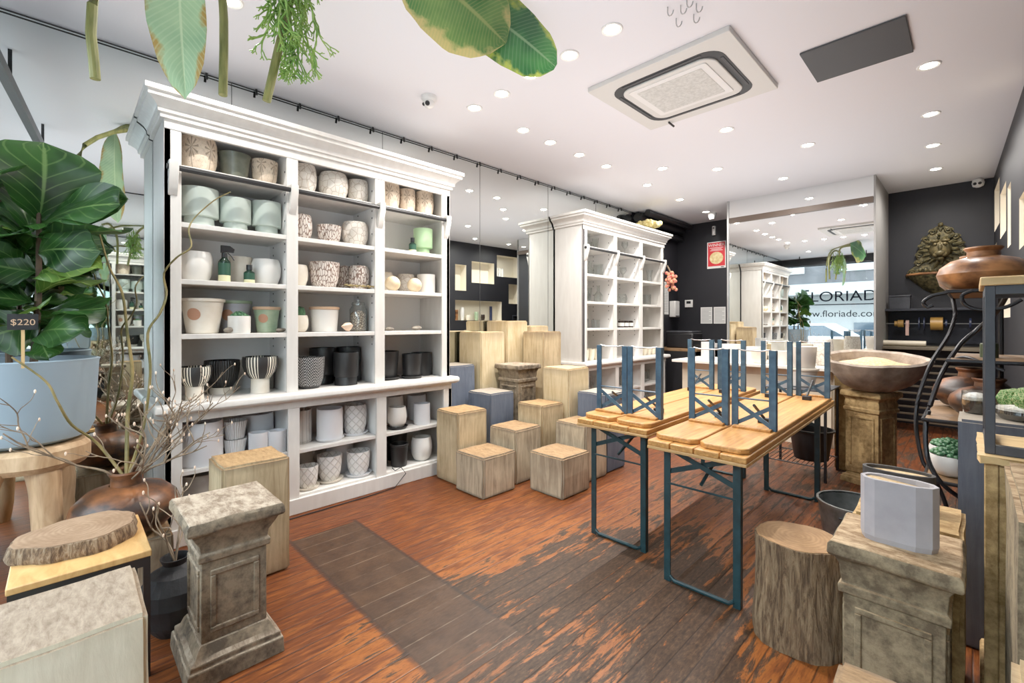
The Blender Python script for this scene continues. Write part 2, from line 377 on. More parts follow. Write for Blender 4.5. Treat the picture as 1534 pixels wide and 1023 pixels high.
MT['soil'] = mott('dark_potting_soil', (.02,.014,.01), (.06,.042,.03), 40, .95, bump=.6)
MT['fig'] = leaf_mat('fiddle_leaf', (.009,.034,.009), (.030,.098,.018), (.15,.25,.08), 6, .8, None, .42, .3)
MT['figy'] = leaf_mat('young_fiddle_leaf', (.07,.16,.025), (.17,.27,.045), (.42,.5,.14), 6, .8, None, .4, .35)
MT['banana'] = leaf_mat('striped_banana_leaf', (.07,.21,.05), (.19,.33,.09), (.42,.46,.16), 38, .25, (.62,.52,.20), .35, .35, .2)
MT['banana2'] = leaf_mat('deep_green_banana_leaf', (.02,.10,.035), (.06,.20,.06), (.20,.32,.17), 34, .25, (.36,.42,.08), .25, .3, .3)
MT['banana3'] = leaf_mat('grey_green_banana_leaf', (.20,.34,.20), (.30,.44,.26), (.42,.54,.34), 30, .3, (.30,.20,.05), .3, .4, .3)
MT['stalk'] = mott('olive_leaf_stalk', (.13,.14,.035), (.28,.27,.09), 6, .45, (6,6,1))
MT['fern'] = mott('bright_green_hanging_stems', (.09,.24,.03), (.32,.46,.10), 8, .5)
MT['twig'] = mott('brown_twig', (.14,.095,.06), (.33,.25,.17), 14, .8)
MT['twig_green'] = mott('olive_willow_stem', (.10,.10,.03), (.30,.22,.08), 9, .6)
MT['trunk'] = mott('dark_woody_stem', (.045,.028,.018), (.12,.075,.045), 12, .8)
MT['cactus'] = crackle_mat('spiny_green_cactus', (.09,.21,.045), (.50,.50,.26), 75, .06)
MT['succ'] = mott('dark_green_succulent', (.02,.09,.04), (.10,.24,.11), 25, .5)
# pot glazes
MT['p_white'] = plain('white_glaze', (.82,.80,.76), .3)
MT['p_coolwhite'] = plain('matte_white_glaze', (.78,.79,.82), .5)
MT['p_cream'] = mott('cream_stoneware', (.74,.67,.56), (.82,.77,.68), 9, .45)
MT['p_mint'] = plain('pale_sage_glaze', (.50,.57,.52), .4)
MT['p_green'] = plain('light_green_glaze', (.42,.62,.36), .35)
MT['p_greenold'] = mott('aged_green_glaze', (.30,.42,.27), (.46,.54,.38), 9, .3)
MT['p_greyg'] = mott('dark_grey_green_glaze', (.10,.11,.085), (.17,.175,.14), 9, .25)
MT['p_grey'] = mott('grey_stone_glaze', (.34,.32,.29), (.46,.44,.40), 8, .6)
MT['p_lav'] = mott('lavender_grey_glaze', (.42,.42,.47), (.55,.55,.58), 8, .45)
MT['p_black'] = plain('black_matte_glaze', (.014,.014,.015), .42)
MT['p_palm'] = palm_mat('etched_palm_stoneware', (.66,.53,.40), (.78,.66,.53))
MT['p_bark'] = crackle_mat('brown_white_bark_glaze', (.74,.67,.61), (.20,.12,.09), 62, .13, (1,1,.33))
MT['p_crack'] = crackle_mat('pale_crackled_glaze', (.76,.71,.64), (.52,.44,.36), 22, .05)
MT['p_dia'] = diamond_mat('white_diamond_relief', (.80,.79,.77), (.60,.58,.55))
MT['p_ribw'] = rib_mat('ribbed_white_glaze', (.80,.79,.79), 30)
MT['p_ribg'] = rib_mat('ribbed_pale_grey_glaze', (.62,.61,.59), 16)
MT['p_ribk'] = rib_mat('ribbed_black_glaze', (.016,.016,.016), 44)
MT['p_stripe'] = stripes_mat()
MT['p_herr'] = herring_mat()
MT['terra'] = plain('terracotta_badge', (.52,.27,.17), .7)
MT['rimtan'] = plain('tan_rim', (.62,.42,.27), .6)
MT['ball'] = mott('pale_wooden_ball', (.62,.47,.29), (.80,.68,.48), 9, .6)
MT['bottle'] = plain('dark_bottle', (.012,.03,.02), .15)
MT['labelgreen'] = plain('green_product_label', (.015,.07,.04), .5)
MT['labelcream'] = plain('cream_product_label', (.72,.68,.42), .5)
MT['paper'] = plain('white_paper', (.78,.77,.75), .8)
MT['ink'] = plain('dark_print', (.05,.05,.055), .7)
MT['greyink'] = plain('grey_print', (.42,.42,.42), .7)
MT['red'] = plain('red_poster', (.62,.03,.04), .5)
MT['gold'] = mott('gold_coin_print', (.62,.46,.2), (.82,.7,.42), 20, .4)
MT['acwhite'] = plain('ac_plastic', (.66,.65,.62), .5)
MT['acgrille'] = mott('ac_filter_grille', (.52,.52,.49), (.66,.66,.63), 45, .6)
MT['darkslot'] = plain('dark_air_slot', (.02,.02,.022), .5)
MT['ventgrey'] = plain('dark_grey_panel', (.062,.062,.065), .6)
MT['plastic'] = plain('white_plastic', (.78,.77,.75), .35)
MT['bronze'] = mott('verdigris_bronze', (.035,.034,.018), (.22,.18,.08), 26, .5, bump=.3, dist=.01, metal=.3)
MT['bronze2'] = mott('rubbed_bronze', (.05,.045,.022), (.26,.20,.09), 12, .45, bump=.15, dist=.01, metal=.3)
MT['ribbon1'] = plain('gold_ribbon', (.50,.28,.07), .35)
MT['ribbon2'] = plain('pink_ribbon', (.66,.42,.36), .5)
MT['ribbon3'] = plain('navy_ribbon', (.02,.03,.08), .4)
MT['counter'] = plain('cream_laminate', (.74,.66,.52), .4)
MT['counterwhite'] = plain('white_laminate', (.80,.77,.71), .35)
MT['printer'] = plain('black_printer_plastic', (.016,.016,.018), .4)
MT['crockery'] = plain('cream_crockery', (.80,.73,.58), .4)
MT['darkjar'] = plain('dark_brown_jar', (.03,.018,.014), .2)
MT['flower1'] = mott('dried_pink_flowers', (.55,.10,.12), (.75,.45,.22), 26, .8)
MT['flower2'] = mott('dried_yellow_hydrangea', (.42,.34,.10), (.70,.60,.30), 30, .8, bump=.6)
MT['pebble'] = mott('grey_brown_pebble', (.11,.09,.07), (.30,.26,.21), 16, .6)
MT['shell'] = mott('peach_shell', (.72,.48,.33), (.84,.70,.56), 12, .5)
MT['shellmix'] = crackle_mat('mixed_seashells', (.72,.62,.48), (.16,.12,.10), 55, .25)
MT['gravel'] = mott('white_gravel', (.55,.50,.45), (.9,.88,.84), 70, .8)
MT['asphalt'] = mott('street_asphalt', (.13,.13,.135), (.18,.18,.185), 6, .9, obj=False)
MT['pave'] = mott('light_grey_paving', (.38,.37,.36), (.46,.45,.43), 2, .9, obj=False)  # kept light grey to bounce skylight up at the ceiling
MT['facade'] = mott('grey_facade', (.045,.046,.05), (.085,.085,.09), 1, .8)
MT['facade2'] = plain('pale_facade', (.26,.27,.27), .8)
MT['carpaint'] = plain('silver_car_paint', (.62,.66,.72), .25, .2)
MT['carglass'] = plain('car_window', (.05,.07,.09), .08)
MT['rubber'] = plain('black_rubber', (.015,.015,.015), .7)

# ------------------------------------------------------------------ the room
ZC, XL, YB, YF = 3.24, -3.98, 8.40, -.80
def wx(y): return .19 + .029*(YB - y)          # the right wall leans a little off the grid
struct('floor', MB().box(-4.2, .75, YF, YB+.1, -.1, 0), MT['floor'])
struct('ceiling', MB().box(-4.2, .75, YF-.1, YB+.1, ZC, ZC+.12), MT['ceil'])
struct('wall_back', MB().box(-4.2, .5, YB, YB+.1, 0, ZC), MT['navy'])
struct('wall_left', MB().box(XL-.1, XL, 6.72, YB, 0, ZC), MT['navy'])
struct('wall_left_mirror', MB().box(XL-.1, XL, YF, 6.72, 0, ZC-.012), MT['mirror'])
for i, y in enumerate((.916, 2.181, 3.41, 4.604, 5.7)):
    struct('trim_%d' % (i+1), MB().box(XL-.01, XL+.002, y-.002, y+.002, 0, ZC-.012), MT['darkslot'])
# mirrored column at the back
struct('wall_back_mirror', MB().box(-2.60, -.865, 7.2, YB, 0, ZC), MT['mirror2'])
struct('trim_6', MB().box(-2.59, -.87, 7.17, 7.2, 2.90, 2.975), MT['brownmetal'])
struct('trim_7', MB().box(-2.625, -2.6, 7.185, YB, 0, ZC), MT['steel'])
struct('trim_8', MB().box(-.865, -.845, 7.185, YB, 0, ZC), plain('grey_edge_strip', (.30,.29,.28), .5))
# right wall with recesses, their bright cream standing in for light inside
niches = [(6.3,6.61,2.13,2.72), (6.77,7.46,2.33,2.83), (7.55,8.3,2.53,3.05), (7.94,8.3,1.87,2.36), (6.3,7.7,1.45,1.91), (5.3,5.62,2.0,2.42), (4.9,5.2,2.75,3.1)]
ys = sorted({YF, YB} | {v for q in niches for v in q[:2]}); zs = sorted({0, ZC} | {v for q in niches for v in q[2:]})
w = MB(); nb = MB()
for a, b in zip(ys, ys[1:]):
    for c, d in zip(zs, zs[1:]):
        my, mz = (a+b)/2, (c+d)/2
        if any(q[0] < my < q[1] and q[2] < mz < q[3] for q in niches): continue
        w.bm.faces.new([w.bm.verts.new(p) for p in ((wx(a),a,c), (wx(b),b,c), (wx(b),b,d), (wx(a),a,d))])
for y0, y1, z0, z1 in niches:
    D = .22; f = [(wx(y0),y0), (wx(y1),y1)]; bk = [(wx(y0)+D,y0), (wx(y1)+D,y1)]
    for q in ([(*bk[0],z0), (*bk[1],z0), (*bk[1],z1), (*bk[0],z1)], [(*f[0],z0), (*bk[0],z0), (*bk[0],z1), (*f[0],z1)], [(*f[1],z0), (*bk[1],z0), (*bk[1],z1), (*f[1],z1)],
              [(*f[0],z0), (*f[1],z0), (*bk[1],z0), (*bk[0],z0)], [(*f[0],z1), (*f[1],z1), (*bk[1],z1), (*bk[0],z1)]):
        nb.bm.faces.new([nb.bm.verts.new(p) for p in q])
struct('wall_right', w, MT['navy'], clean=True, smooth=False)
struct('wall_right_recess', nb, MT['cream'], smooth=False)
m = MB(); m.prism([(wx(YF)-.012,YF), (wx(1.5)-.012,1.5), (wx(1.5)-.002,1.5), (wx(YF)-.002,YF)], .02, ZC-.02)
struct('wall_right_mirror', m, MT['mirror'])
# shop front
struct('wall_front', MB().box(-4.2, .75, YF-.08, YF, 3.06, ZC).box(-4.2, XL, YF-.08, YF, 0, 3.06).box(.45, .75, YF-.08, YF, 0, 3.06).box(XL, .45, YF-.08, YF, 0, .12), MT['black'])
wf = struct('window_1', MB().box(XL, .45, YF-.06, YF-.01, .12, .18).box(XL, .45, YF-.06, YF-.01, 3.0, 3.06).box(-1.72, -1.67, YF-.06, YF-.01, .12, 3.06).box(XL, XL+.05, YF-.06, YF-.01, .12, 3.06).box(.40, .45, YF-.06, YF-.01, .12, 3.06), MT['black'])
link('pane', MB().box(XL, .45, YF-.04, YF-.032, .18, 3.0), MT['pane'], wf)
inkm = plain('dark_window_lettering', (.01,.012,.02), .9, spec=0)
for s_, sz, xx, zz, k in (('F', .50, -3.53, 1.99, 1.0), ('LORIADE', .40, -3.27, 1.99, 1.0)):
    text(s_, sz, inkm, wf, (xx, YF-.024, zz), (PI/2, 0, 0), sx=k).scale = (1.06, 1, 1)
text('www.floriade.com.au', .255, inkm, wf, (-3.60, YF-.024, 1.56), (PI/2, 0, 0)).scale = (1.03, 1, 1)
link('underline', MB().box(-3.50, -1.67, YF-.026, YF-.022, 1.885, 1.91), inkm, wf)
# street outside, seen in the mirrors
struct('ground', MB().box(-30, 25, -4.2, YF-.08, -.14, -.02), MT['pave'])
struct('road', MB().box(-30, 25, -13, -4.2, -.2, -.08), MT['asphalt'])
struct('pavement_far', MB().box(-30, 25, -16, -13, -.14, -.02), MT['pave'])
b = thing('shop_building', 'grey two storey shop building across the street with rows of windows', 'building', (-2,-16,0))
link('facade_wall', MB().box(-22, 24, -2, 0, -.02, 8), MT['facade'], b)
link('awning', MB().box(-14, 12, 0, 1.6, 2.9, 3.2), MT['facade2'], b); link('ground_floor_wall', MB().box(-22, 24, 0, .03, 0, 3.6), MT['facade2'], b)
link('shop_window', MB().box(-12, -9, .0, .06, .3, 1.4).box(-2.5, 1, 0, .06, .3, 1.4).box(6.5, 9, 0, .06, .3, 1.4), MT['carglass'], b)
for k in range(8): link('window', MB().box(-14+k*3.6, -12+k*3.6, -.02, .06, 4.2, 6.2), MT['facade2'], b)
cr = thing('parked_car', 'silver car parked at the kerb outside the shopfront', 'car', (-4.4,-5.6,-.08))
prof = [(-2.2,.35), (-2.2,.78), (-1.5,.95), (-.75,1.42), (.75,1.45), (1.5,1.0), (2.2,.85), (2.25,.35)]
link('body', MB().loft([[(x, yy, z) for x, z in prof] for yy in (-.85, .85)]), MT['carpaint'], cr, bevel=.06)
link('side_glass', MB().loft([[(x, yy, z) for x, z in ((-1.3,.98), (-.7,1.36), (.7,1.38), (1.3,1.0))] for yy in (-.87, .87)]), MT['carglass'], cr)
for sx_ in (-1.35, 1.35):
    for sy_ in (-.78, .78):
        link('wheel', MB().loft([[(sx_+.32*math.cos(t*PI/10), sy_+o_, .32+.32*math.sin(t*PI/10)) for t in range(20)] for o_ in (-.1, .1)]), MT['rubber'], cr)

# ------------------------------------------------------------------ ceiling fittings
DL = [(-1.59,2.45,'beside the air conditioner corner, first of the row of five'), (-1.95,2.48,'second from the air conditioner in the row of five'), (-2.30,2.47,'middle of the row of five beside the air conditioner'),
 (-2.66,2.51,'fourth from the air conditioner in the row of five'), (-3.00,2.51,'at the mirror end of the row of five beside the dome camera'), (-3.02,3.13,'second of the long row beside the mirrored wall'),
 (-3.03,3.54,'third of the long row beside the mirrored wall'), (-3.03,4.03,'fourth of the long row beside the mirrored wall'), (-3.03,4.55,'fifth of the long row beside the mirrored wall'),
 (-2.60,5.09,'in the diagonal row, first out from the mirrored wall'), (-2.15,5.58,'in the diagonal row, second out from the mirrored wall'), (-1.65,4.50,'just behind the far corner of the air conditioner'),
 (-3.06,5.56,'above the near end of the glassware cabinet'), (-3.08,6.57,'above the far end of the glassware cabinet'), (-3.11,7.60,'beside the small white ceiling sensor'),
 (-1.70,6.54,'last before the mirrored column at the back'), (-1.20,5.49,'alone in mid ceiling between air conditioner and mirrored column'), (-.22,4.41,'first of the right row, just past the black panel'),
 (-.26,5.45,'second of the right row past the black panel'), (-.29,6.43,'third of the right row past the black panel'), (-.31,7.44,'last of the right row near the dark back wall'), (-2.98,.68,'between the hanging stalks above the pot shelves')]
for x, y, lb in DL:
    t = thing('downlight', 'round lit downlight ' + lb, 'ceiling light', (x, y, ZC), 0, 'recessed ceiling downlights')
    link('trim_ring', MB().lathe([(.045,-.002), (.062,-.008), (.068,-.004), (.068,.0)], 24), MT['plastic'], t)
    link('lens', MB().lathe([(0,-.004), (.047,-.004), (.047,0)], 20), MT['lamp'], t)
    L = bpy.data.lights.new('downlight_beam', 'SPOT'); L.energy = 44; L.spot_size = math.radians(168); L.spot_blend = .8; L.shadow_soft_size = .01; L.color = (1, .955, .90)
    o = bpy.data.objects.new('downlight_beam', L); C.objects.link(o); o.location = (x, y, ZC-.008)
def rrect(cx, cy, hx, hy, r, n=6):
    P = []
    for sx, sy, a0 in ((1,1,0), (-1,1,90), (-1,-1,180), (1,-1,270)):
        for k in range(n+1):
            a = math.radians(a0 + 90*k/n); P.append((cx+sx*(hx-r)+r*math.cos(a), cy+sy*(hy-r)+r*math.sin(a)))
    return P
ac = thing('ceiling_air_conditioner', 'square white cassette air conditioner with a dark slot ring set in the ceiling', 'air conditioner', (-1.59,3.43,ZC))
link('outer_panel', MB().prism(rrect(0,0,.535,.50,.01), -.035, 0), MT['acwhite'], ac, bevel=.004)
link('air_slot', MB().prism(rrect(0,0,.42,.39,.13), -.038, -.03), MT['darkslot'], ac)
link('inner_panel', MB().prism(rrect(.0,0,.36,.33,.1), -.05, -.03), MT['acwhite'], ac, bevel=.006)
link('intake_frame', MB().prism(rrect(0,-.02,.30,.27,.02), -.056, -.045), MT['plastic'], ac, bevel=.003)
link('filter_grille', MB().prism(rrect(0,-.02,.25,.225,.01), -.058, -.05), MT['acgrille'], ac)
for (a, b_) in (((-.3,.365),(.3,.365)), ((-.3,-.365),(.3,-.365)), ((-.395,-.25),(-.395,.25)), ((.395,-.25),(.395,.25))):
    link('louvre', MB().bar((*a,-.036), (*b_,-.036), .018, .012), MT['ventgrey'], ac)
link('broken_flap', MB().bar((-.33,.44,-.04), (-.30,.49,-.075), .012), MT['black'], ac)
vp = thing('ceiling_hatch', 'dark grey rectangular panel hanging just below the ceiling', 'ceiling panel', (-.555,3.83,ZC))
link('panel', MB().prism(rrect(0,0,.275,.255,.004), -.016, -.004), MT['ventgrey'], vp, bevel=.002)
link('frame', MB().box(-.255,.255,-.235,.235,-.004,0), MT['black'], vp)
def dome_cam(loc, lb, wall=False):
    t = thing('security_camera', lb, 'security camera', loc)
    link('mount', MB().lathe([(0,0), (.062,0), (.062,-.03), (.05,-.045), (0,-.045)], 24), MT['plastic'], t)
    link('eyeball', MB().ball((0,0,-.05), .048), MT['plastic'], t)
    link('lens', MB().ball((.022,-.03,-.07), .02).ball((-.02,-.035,-.066), .015), MT['black'], t)
dome_cam((-3.11,2.12,ZC), 'white dome security camera on the ceiling above the pot shelves')
c2 = thing('wall_camera', 'white turret security camera high in the back right corner', 'security camera', (.05,YB,3.2))
link('mount', MB().bar((0,0,.0), (0,-.05,.0), .11), MT['plastic'], c2, bevel=.02)
link('eyeball', MB().ball((0,-.09,-.02), .06), MT['plastic'], c2); link('lens', MB().ball((-.03,-.14,-.035), .018).ball((.015,-.145,-.035), .018), MT['black'], c2)
se = thing('ceiling_sensor', 'small white cone shaped sensor on the ceiling in front of the poster wall', 'sensor', (-3.08,7.78,ZC))
link('housing', MB().lathe([(0,0), (.07,0), (.065,-.03), (.045,-.10), (0,-.11)], 20), MT['plastic'], se)
for x, y in ((-1.25,2.51), (-1.19,2.55), (-1.26,2.64), (-1.17,2.68), (-1.12,2.60), (-1.14,2.52)):
    tag(link('ceiling_hook', MB().tube([(0,0,0), (0,0,-.03)] + [(.018-.018*math.cos(a), 0, -.03-.018*math.sin(a)*1.6) for a in (.6,1.2,1.8,2.4,3.0)], .0035, 6), MT['steel'], loc=(x,y,ZC)), 'small chrome hook screwed into the ceiling, one of a cluster beside the air conditioner', 'hook', 'ceiling hooks')
rl = thing('hanging_rail', 'thin black cable rail with hooks along the top of the mirrored wall', 'rail', (XL+.02,0,ZC-.018))
link('cable', MB().tube([(0,-.75,0), (0,6.7,0)], .005, 6), MT['black'], rl)
for k in range(18): link('clip', MB().bar((0,.75+.33*k,.01), (.012,.75+.33*k,-.035), .014), MT['black'], rl)
pp = thing('ceiling_duct', 'bundle of black pipes along the ceiling beyond the glassware cabinet', 'pipe', (XL,0,ZC))
for dx, dz, r in ((.10,-.10,.08), (.27,-.06,.05), (.10,-.27,.05)): link('pipe', MB().tube([(dx,6.75,dz), (dx,8.35,dz)], r, 12), MT['black'], pp)

# ------------------------------------------------------------------ cabinets
SH = (2.40, 2.035, 1.675, 1.325); CT, BS, BD = .89, .46, .13
def cabinet(y0, label, doors=False):
    t = thing('display_cabinet', label, 'cabinet', (-3.5, y0, 0))
    W, B = 2.18, -.466; wm = MT['white']
    st = ((0,.09), (.715,.795), (1.41,1.50), (2.09,W))
    link('back_panel', MB().box(B-.0,B+.015,.02,W-.02,.08,2.70), MT['whiteback'], t)
    for y in (0, W-.035):
        link('side_panel', MB().box(B,.0,y,y+.035,CT,2.70).box(B,.03,y,y+.035,0,CT-.05), wm, t, bevel=.002)
    def pins(m, yy):
        for z in [z0+d for z0 in SH for d in (-.05,-.11,.12)]:
            for x in (-.10, -.36): m.box(x-.006, x+.006, yy-.002, yy, z-.006, z+.006)
        return m.mark(1)
    for a, b_ in st[1:3]:
        c = (a+b_)/2; link('divider', pins(MB().box(B+.015,-.005,c-.02,c+.02,CT,2.68).box(B+.015,.02,c-.02,c+.02,.09,CT-.05).mark(0), c-.02), [MT['whiteback'], MT['ventgrey']], t)
    for a, b_ in st:
        link('stile', MB().box(-.02,.0,a,b_,CT,2.66), wm, t, bevel=.003)
        link('base_stile', MB().box(.005,.03,a,b_,.05,CT-.05), wm, t, bevel=.003)
        c = (a+b_)/2; br = MB(); pr = [(0,2.40), (.055,2.40), (.055,2.335), (.035,2.28), (.025,2.23), (.0,2.19)]
        br.loft([[(x, c-.025, z) for x, z in pr], [(x, c+.025, z) for x, z in pr]]); link('bracket', br, wm, t, bevel=.003)
    bays = [(.02,.735), (.775,1.435), (1.475,W-.02)]
    for z in SH:
        for a, b_ in bays: link('shelf', MB().box(B+.015,-.022 if z > 2.3 else -.005,a+.015,b_-.012,z-.032,z), wm, t, bevel=.003)
    for a, b_ in bays:
        link('shelf', MB().box(B+.015,.01,a+.015,b_-.012,BS-.028,BS), wm, t, bevel=.003)
        link('rail', MB().tube([(.03,a-.01,2.36), (.03,b_+.01,2.36)], .017, 10), MT['black'], t)
    link('base_board', MB().box(B,.03,.0,W,.0,BD-.02).box(B+.015,.012,.03,W-.03,BD-.03,BD), wm, t, bevel=.003)
    link('plinth', MB().box(.03,.045,-.015,W+.015,0,.115).box(B,.045,-.015,.0,0,.115).box(B,.045,W,W+.015,0,.115), wm, t, bevel=.006)
    link('base_top_rail', MB().box(.006,.032,.001,W-.001,CT-.115,CT-.055), wm, t, bevel=.003)
    rings = lambda x1, d, z: [(B, -d, z), (x1+d, -d, z), (x1+d, W+d, z), (B, W+d, z)]
    link('counter', MB().loft([rings(.03,.03,CT-.06), rings(.03,.055,CT-.045), rings(.03,.055,CT-.015), rings(.03,.045,CT)]), wm, t, bevel=.006)
    link('top_rail', MB().box(-.02,.004,0,W,2.60,2.70), wm, t, bevel=.003)
    link('cornice', MB().loft([rings(0,d,z) for d, z in ((.005,2.655), (.02,2.66), (.02,2.685), (.032,2.69), (.036,2.715), (.05,2.735), (.075,2.755), (.085,2.76), (.085,2.785), (.10,2.79), (.10,2.82))]), wm, t, ang=20)
    if doors:
        for a, b_ in bays:
            d = link('glass_door', MB().box(.008,.026,a+.06,a+.085,BD,CT-.1).box(.008,.026,b_-.085,b_-.06,BD,CT-.1), wm, t)
            link('pane', MB().box(.014,.018,a+.085,b_-.085,BD,CT-.11), MT['glass'], d)
    return t
cabinet(.44, 'tall white three bay cabinet filled with ceramic pots against the mirrored wall')
cabinet(4.73, 'tall white three bay cabinet of clear glassware further along the mirrored wall', False)

# ------------------------------------------------------------------ pots
PF = {
 'cyl': [(.93,0),(.98,.02),(1,.06),(1,1)], 'straight': [(.97,0),(1,.03),(1,1)], 'taper': [(.70,0),(.74,.02),(1,1)], 'slight': [(.84,0),(.87,.03),(1,1)],
 'round': [(.55,0),(.72,.06),(.92,.25),(1,.5),(.97,.75),(.86,1)], 'bowl': [(.52,0),(.62,.04),(.86,.28),(.98,.6),(1,.85),(.97,1)],
 'barrel': [(.74,0),(.82,.06),(.95,.3),(1,.6),(.97,.86),(.9,1)], 'egg': [(.68,0),(.8,.1),(.96,.35),(1,.6),(.95,.85),(.84,1)], 'cup': [(.62,0),(.72,.06),(.9,.3),(.98,.7),(1,1)],
}
def shell(mb, prof, r, h, z0=0, th=.008, floor=.35, seg=32, f=None):
    p = [(0, z0)] + [(a*r, z0+b*h) for a, b in prof]
    rf = prof[0][0]
    for (ra, za), (rb, zb) in zip(prof, prof[1:]):
        if za <= floor <= zb: rf = ra+(rb-ra)*(floor-za)/(zb-za)
    inner = [(max(rf*r-th, .004), z0+floor*h)] + [(max(a*r-th, .004), z0+b*h) for a, b in prof if b > floor]
    p += [(inner[-1][0], inner[-1][1])] + inner[::-1][1:] + [(inner[0][0], z0+floor*h), (0, z0+floor*h)]
    return mb.lathe(p, seg, f=f)
def pot(label, style, x, y, z, r, h, mat, cat='pot', group=None, rim=None, saucer=None, foot=None, badge=None, soil=None, name='plant_pot', th=.009, handle=False, rz=0):
    parts = rim or saucer or foot or badge or soil
    if not parts:
        return tag(link(name, shell(MB(), PF[style], r, h, th=th), MT[mat], loc=(x,y,z), rz=rz), label, cat, group)
    t = thing(name, label, cat, (x, y, z), rz, group); z0 = 0
    if saucer:
        link('saucer', MB().lathe([(0,0), (r*.95,0), (r*1.12,.022), (r*1.09,.022), (r*.93,.010), (0,.010)], 32), MT[saucer], t); z0 = .0105
    if foot:
        fm, fr, fh = foot
        link('foot', MB().lathe([(0,0), (r*fr*1.03,0), (r*fr,.25*fh*h), (r*fr*.96,fh*h), (0,fh*h)], 32), MT[fm], t); z0 = fh*h
    link('body', shell(MB(), PF[style], r, h-z0, z0, th), MT[mat], t)
    if rim: link('rim', MB().lathe([(r*1.0,h-.022), (r*1.05,h-.018), (r*1.05,h-.002), (r*1.0,h+.001), (r*.95,h+.0), (r*.95,h-.02)], 32), MT[rim], t)
    if badge:
        k = MB(); cz = h*.55; rr = min(.045, h*.17); pr = PF[style]; rgs = []
        for q in (.04, .35, .7, 1.0, 1.01):
            ring = []
            for j in range(18):
                dy, dz = q*rr*math.cos(2*PI*j/18), q*rr*math.sin(2*PI*j/18); zz = (cz+dz)/h; rad = r
                for (ra, za), (rb, zb) in zip(pr, pr[1:]):
                    if za <= zz <= zb: rad = r*(ra+(rb-ra)*(zz-za)/(zb-za))
                an = badge+dy/rad; ro = rad+(.004 if q <= 1 else -.003); ring.append((ro*math.cos(an), ro*math.sin(an), cz+dz))
            rgs.append(ring)
        k.loft(rgs, cap1=False)
        link('badge', k, MT['terra'], t)
    if soil: link('soil', MB().lathe([(0,h*.8), (r*.8,h*.8), (0,h*.82)], 20), MT[soil], t)
    return t
G1 = 'pots on the white cabinet shelves'
def P_(label, style, x, y, z, r, h, mat, **k):
    R = r*(1.125 if k.get('saucer') else 1.055 if k.get('rim') else 1)+.002        # keep clear of back, posts and dividers
    x = min(max(x, -3.933+R), (-3.523 if z > .8 else -3.498)-R)
    b = (.476,1.173) if y < 1.195 else (1.217,1.873) if y < 1.89 else (1.917,2.583)
    return pot(label, style, x, min(max(y, b[0]+R), b[1]-R), z+.001, r, h, mat, group=G1, **k)
X0 = -3.68
# top shelf
z = SH[0]
P_('large cream pot etched with palm trees, left end of the top shelf', 'barrel', X0,.65,z,.110,.235,'p_palm')
P_('dark grey-green glazed tapered pot between two palm pots on the top shelf', 'taper', -3.70,.87,z,.104,.19,'p_greyg')
P_('small cream pot with a dark palm band right of the grey-green pot', 'cup', X0,1.06,z,.088,.185,'p_palm')
P_('tall pale crackled pot, left of three in the top middle bay', 'egg', X0,1.345,z,.09,.225,'p_crack')
P_('wide pale crackled round pot, middle of three in the top middle bay', 'egg', X0,1.575,z,.115,.21,'p_crack')
P_('pale crackled straight pot, right of three in the top middle bay', 'barrel', X0,1.79,z,.085,.20,'p_crack')
P_('tan etched palm pot, left of three in the top right bay', 'barrel', X0,2.085,z,.090,.24,'p_palm')
P_('narrow tan etched palm pot, middle of three in the top right bay', 'barrel', X0,2.265,z,.077,.222,'p_palm')
P_('tan etched palm pot beside the cabinet end in the top right bay', 'barrel', X0,2.455,z,.088,.235,'p_palm')
# second shelf
z = SH[1]
for y, r, h, l in ((.655,.113,.262,'largest pale sage footed planter, left end of the second shelf'), (.87,.098,.235,'pale sage footed planter, middle of three on the second shelf'), (1.075,.098,.248,'pale sage footed planter, right of three on the second shelf')):
    P_(l, 'cyl', X0,y,z,r,h,'p_mint',foot=('p_mint',.78,.27))
P_('tall dark barked pot at the left of the second middle shelf', 'egg', X0,1.325,z,.076,.20,'p_bark')
P_('low wide barked bowl in the middle of the second middle shelf', 'cup', X0,1.54,z,.093,.147,'p_bark')
P_('white textured round pot at the right of the second middle shelf', 'egg', X0,1.76,z,.108,.207,'p_crack')
P_('light green footed planter alone with a bottle in the right bay', 'cyl', X0,2.44,z,.090,.25,'p_green',foot=('p_green',.7,.27))
def bottle(label, x, y, z, r, h, spray=False):
    t = thing('spray_bottle' if spray else 'small_bottle', label, 'bottle', (x,y,z+.001))
    hb = h*(.68 if spray else .72)
    link('body', MB().lathe([(0,0), (r,0), (r,hb*.82), (r*.5,hb*.96), (r*.45,hb), (0,hb)], 20), MT['bottle'], t)
    link('label', MB().lathe([(r*1.015,hb*.28), (r*1.015,hb*.76)], 20), MT['labelgreen'], t)
    link('lower_label', MB().lathe([(r*1.015,.004), (r*1.015,hb*.27)], 20), MT['labelcream'], t)
    if spray:
        link('spray_head', MB().lathe([(0,hb), (r*.5,hb), (r*.45,hb+.03), (0,hb+.03)], 12).loft([[(-.012,-.02,hb+.03), (.012,-.02,hb+.03), (.012,-.02,h), (-.012,-.02,h)], [(-.012,.03,hb+.04), (.012,.03,hb+.04), (.012,.03,h), (-.012,.03,h)], [(-.008,.055,h-.045), (.008,.055,h-.045), (.008,.06,h-.02), (-.008,.06,h-.02)]]).tube([(0,.02,hb+.035), (0,.045,hb+.01), (0,.06,hb-.015)], .005, 6), MT['black'], t)
    else: link('cap', MB().lathe([(0,hb), (r*.55,hb), (r*.55,h), (0,h)], 14), MT['black'], t)
bottle('small dark bottle with a yellow label beside the light green planter', -3.6,2.275,z,.033,.137)
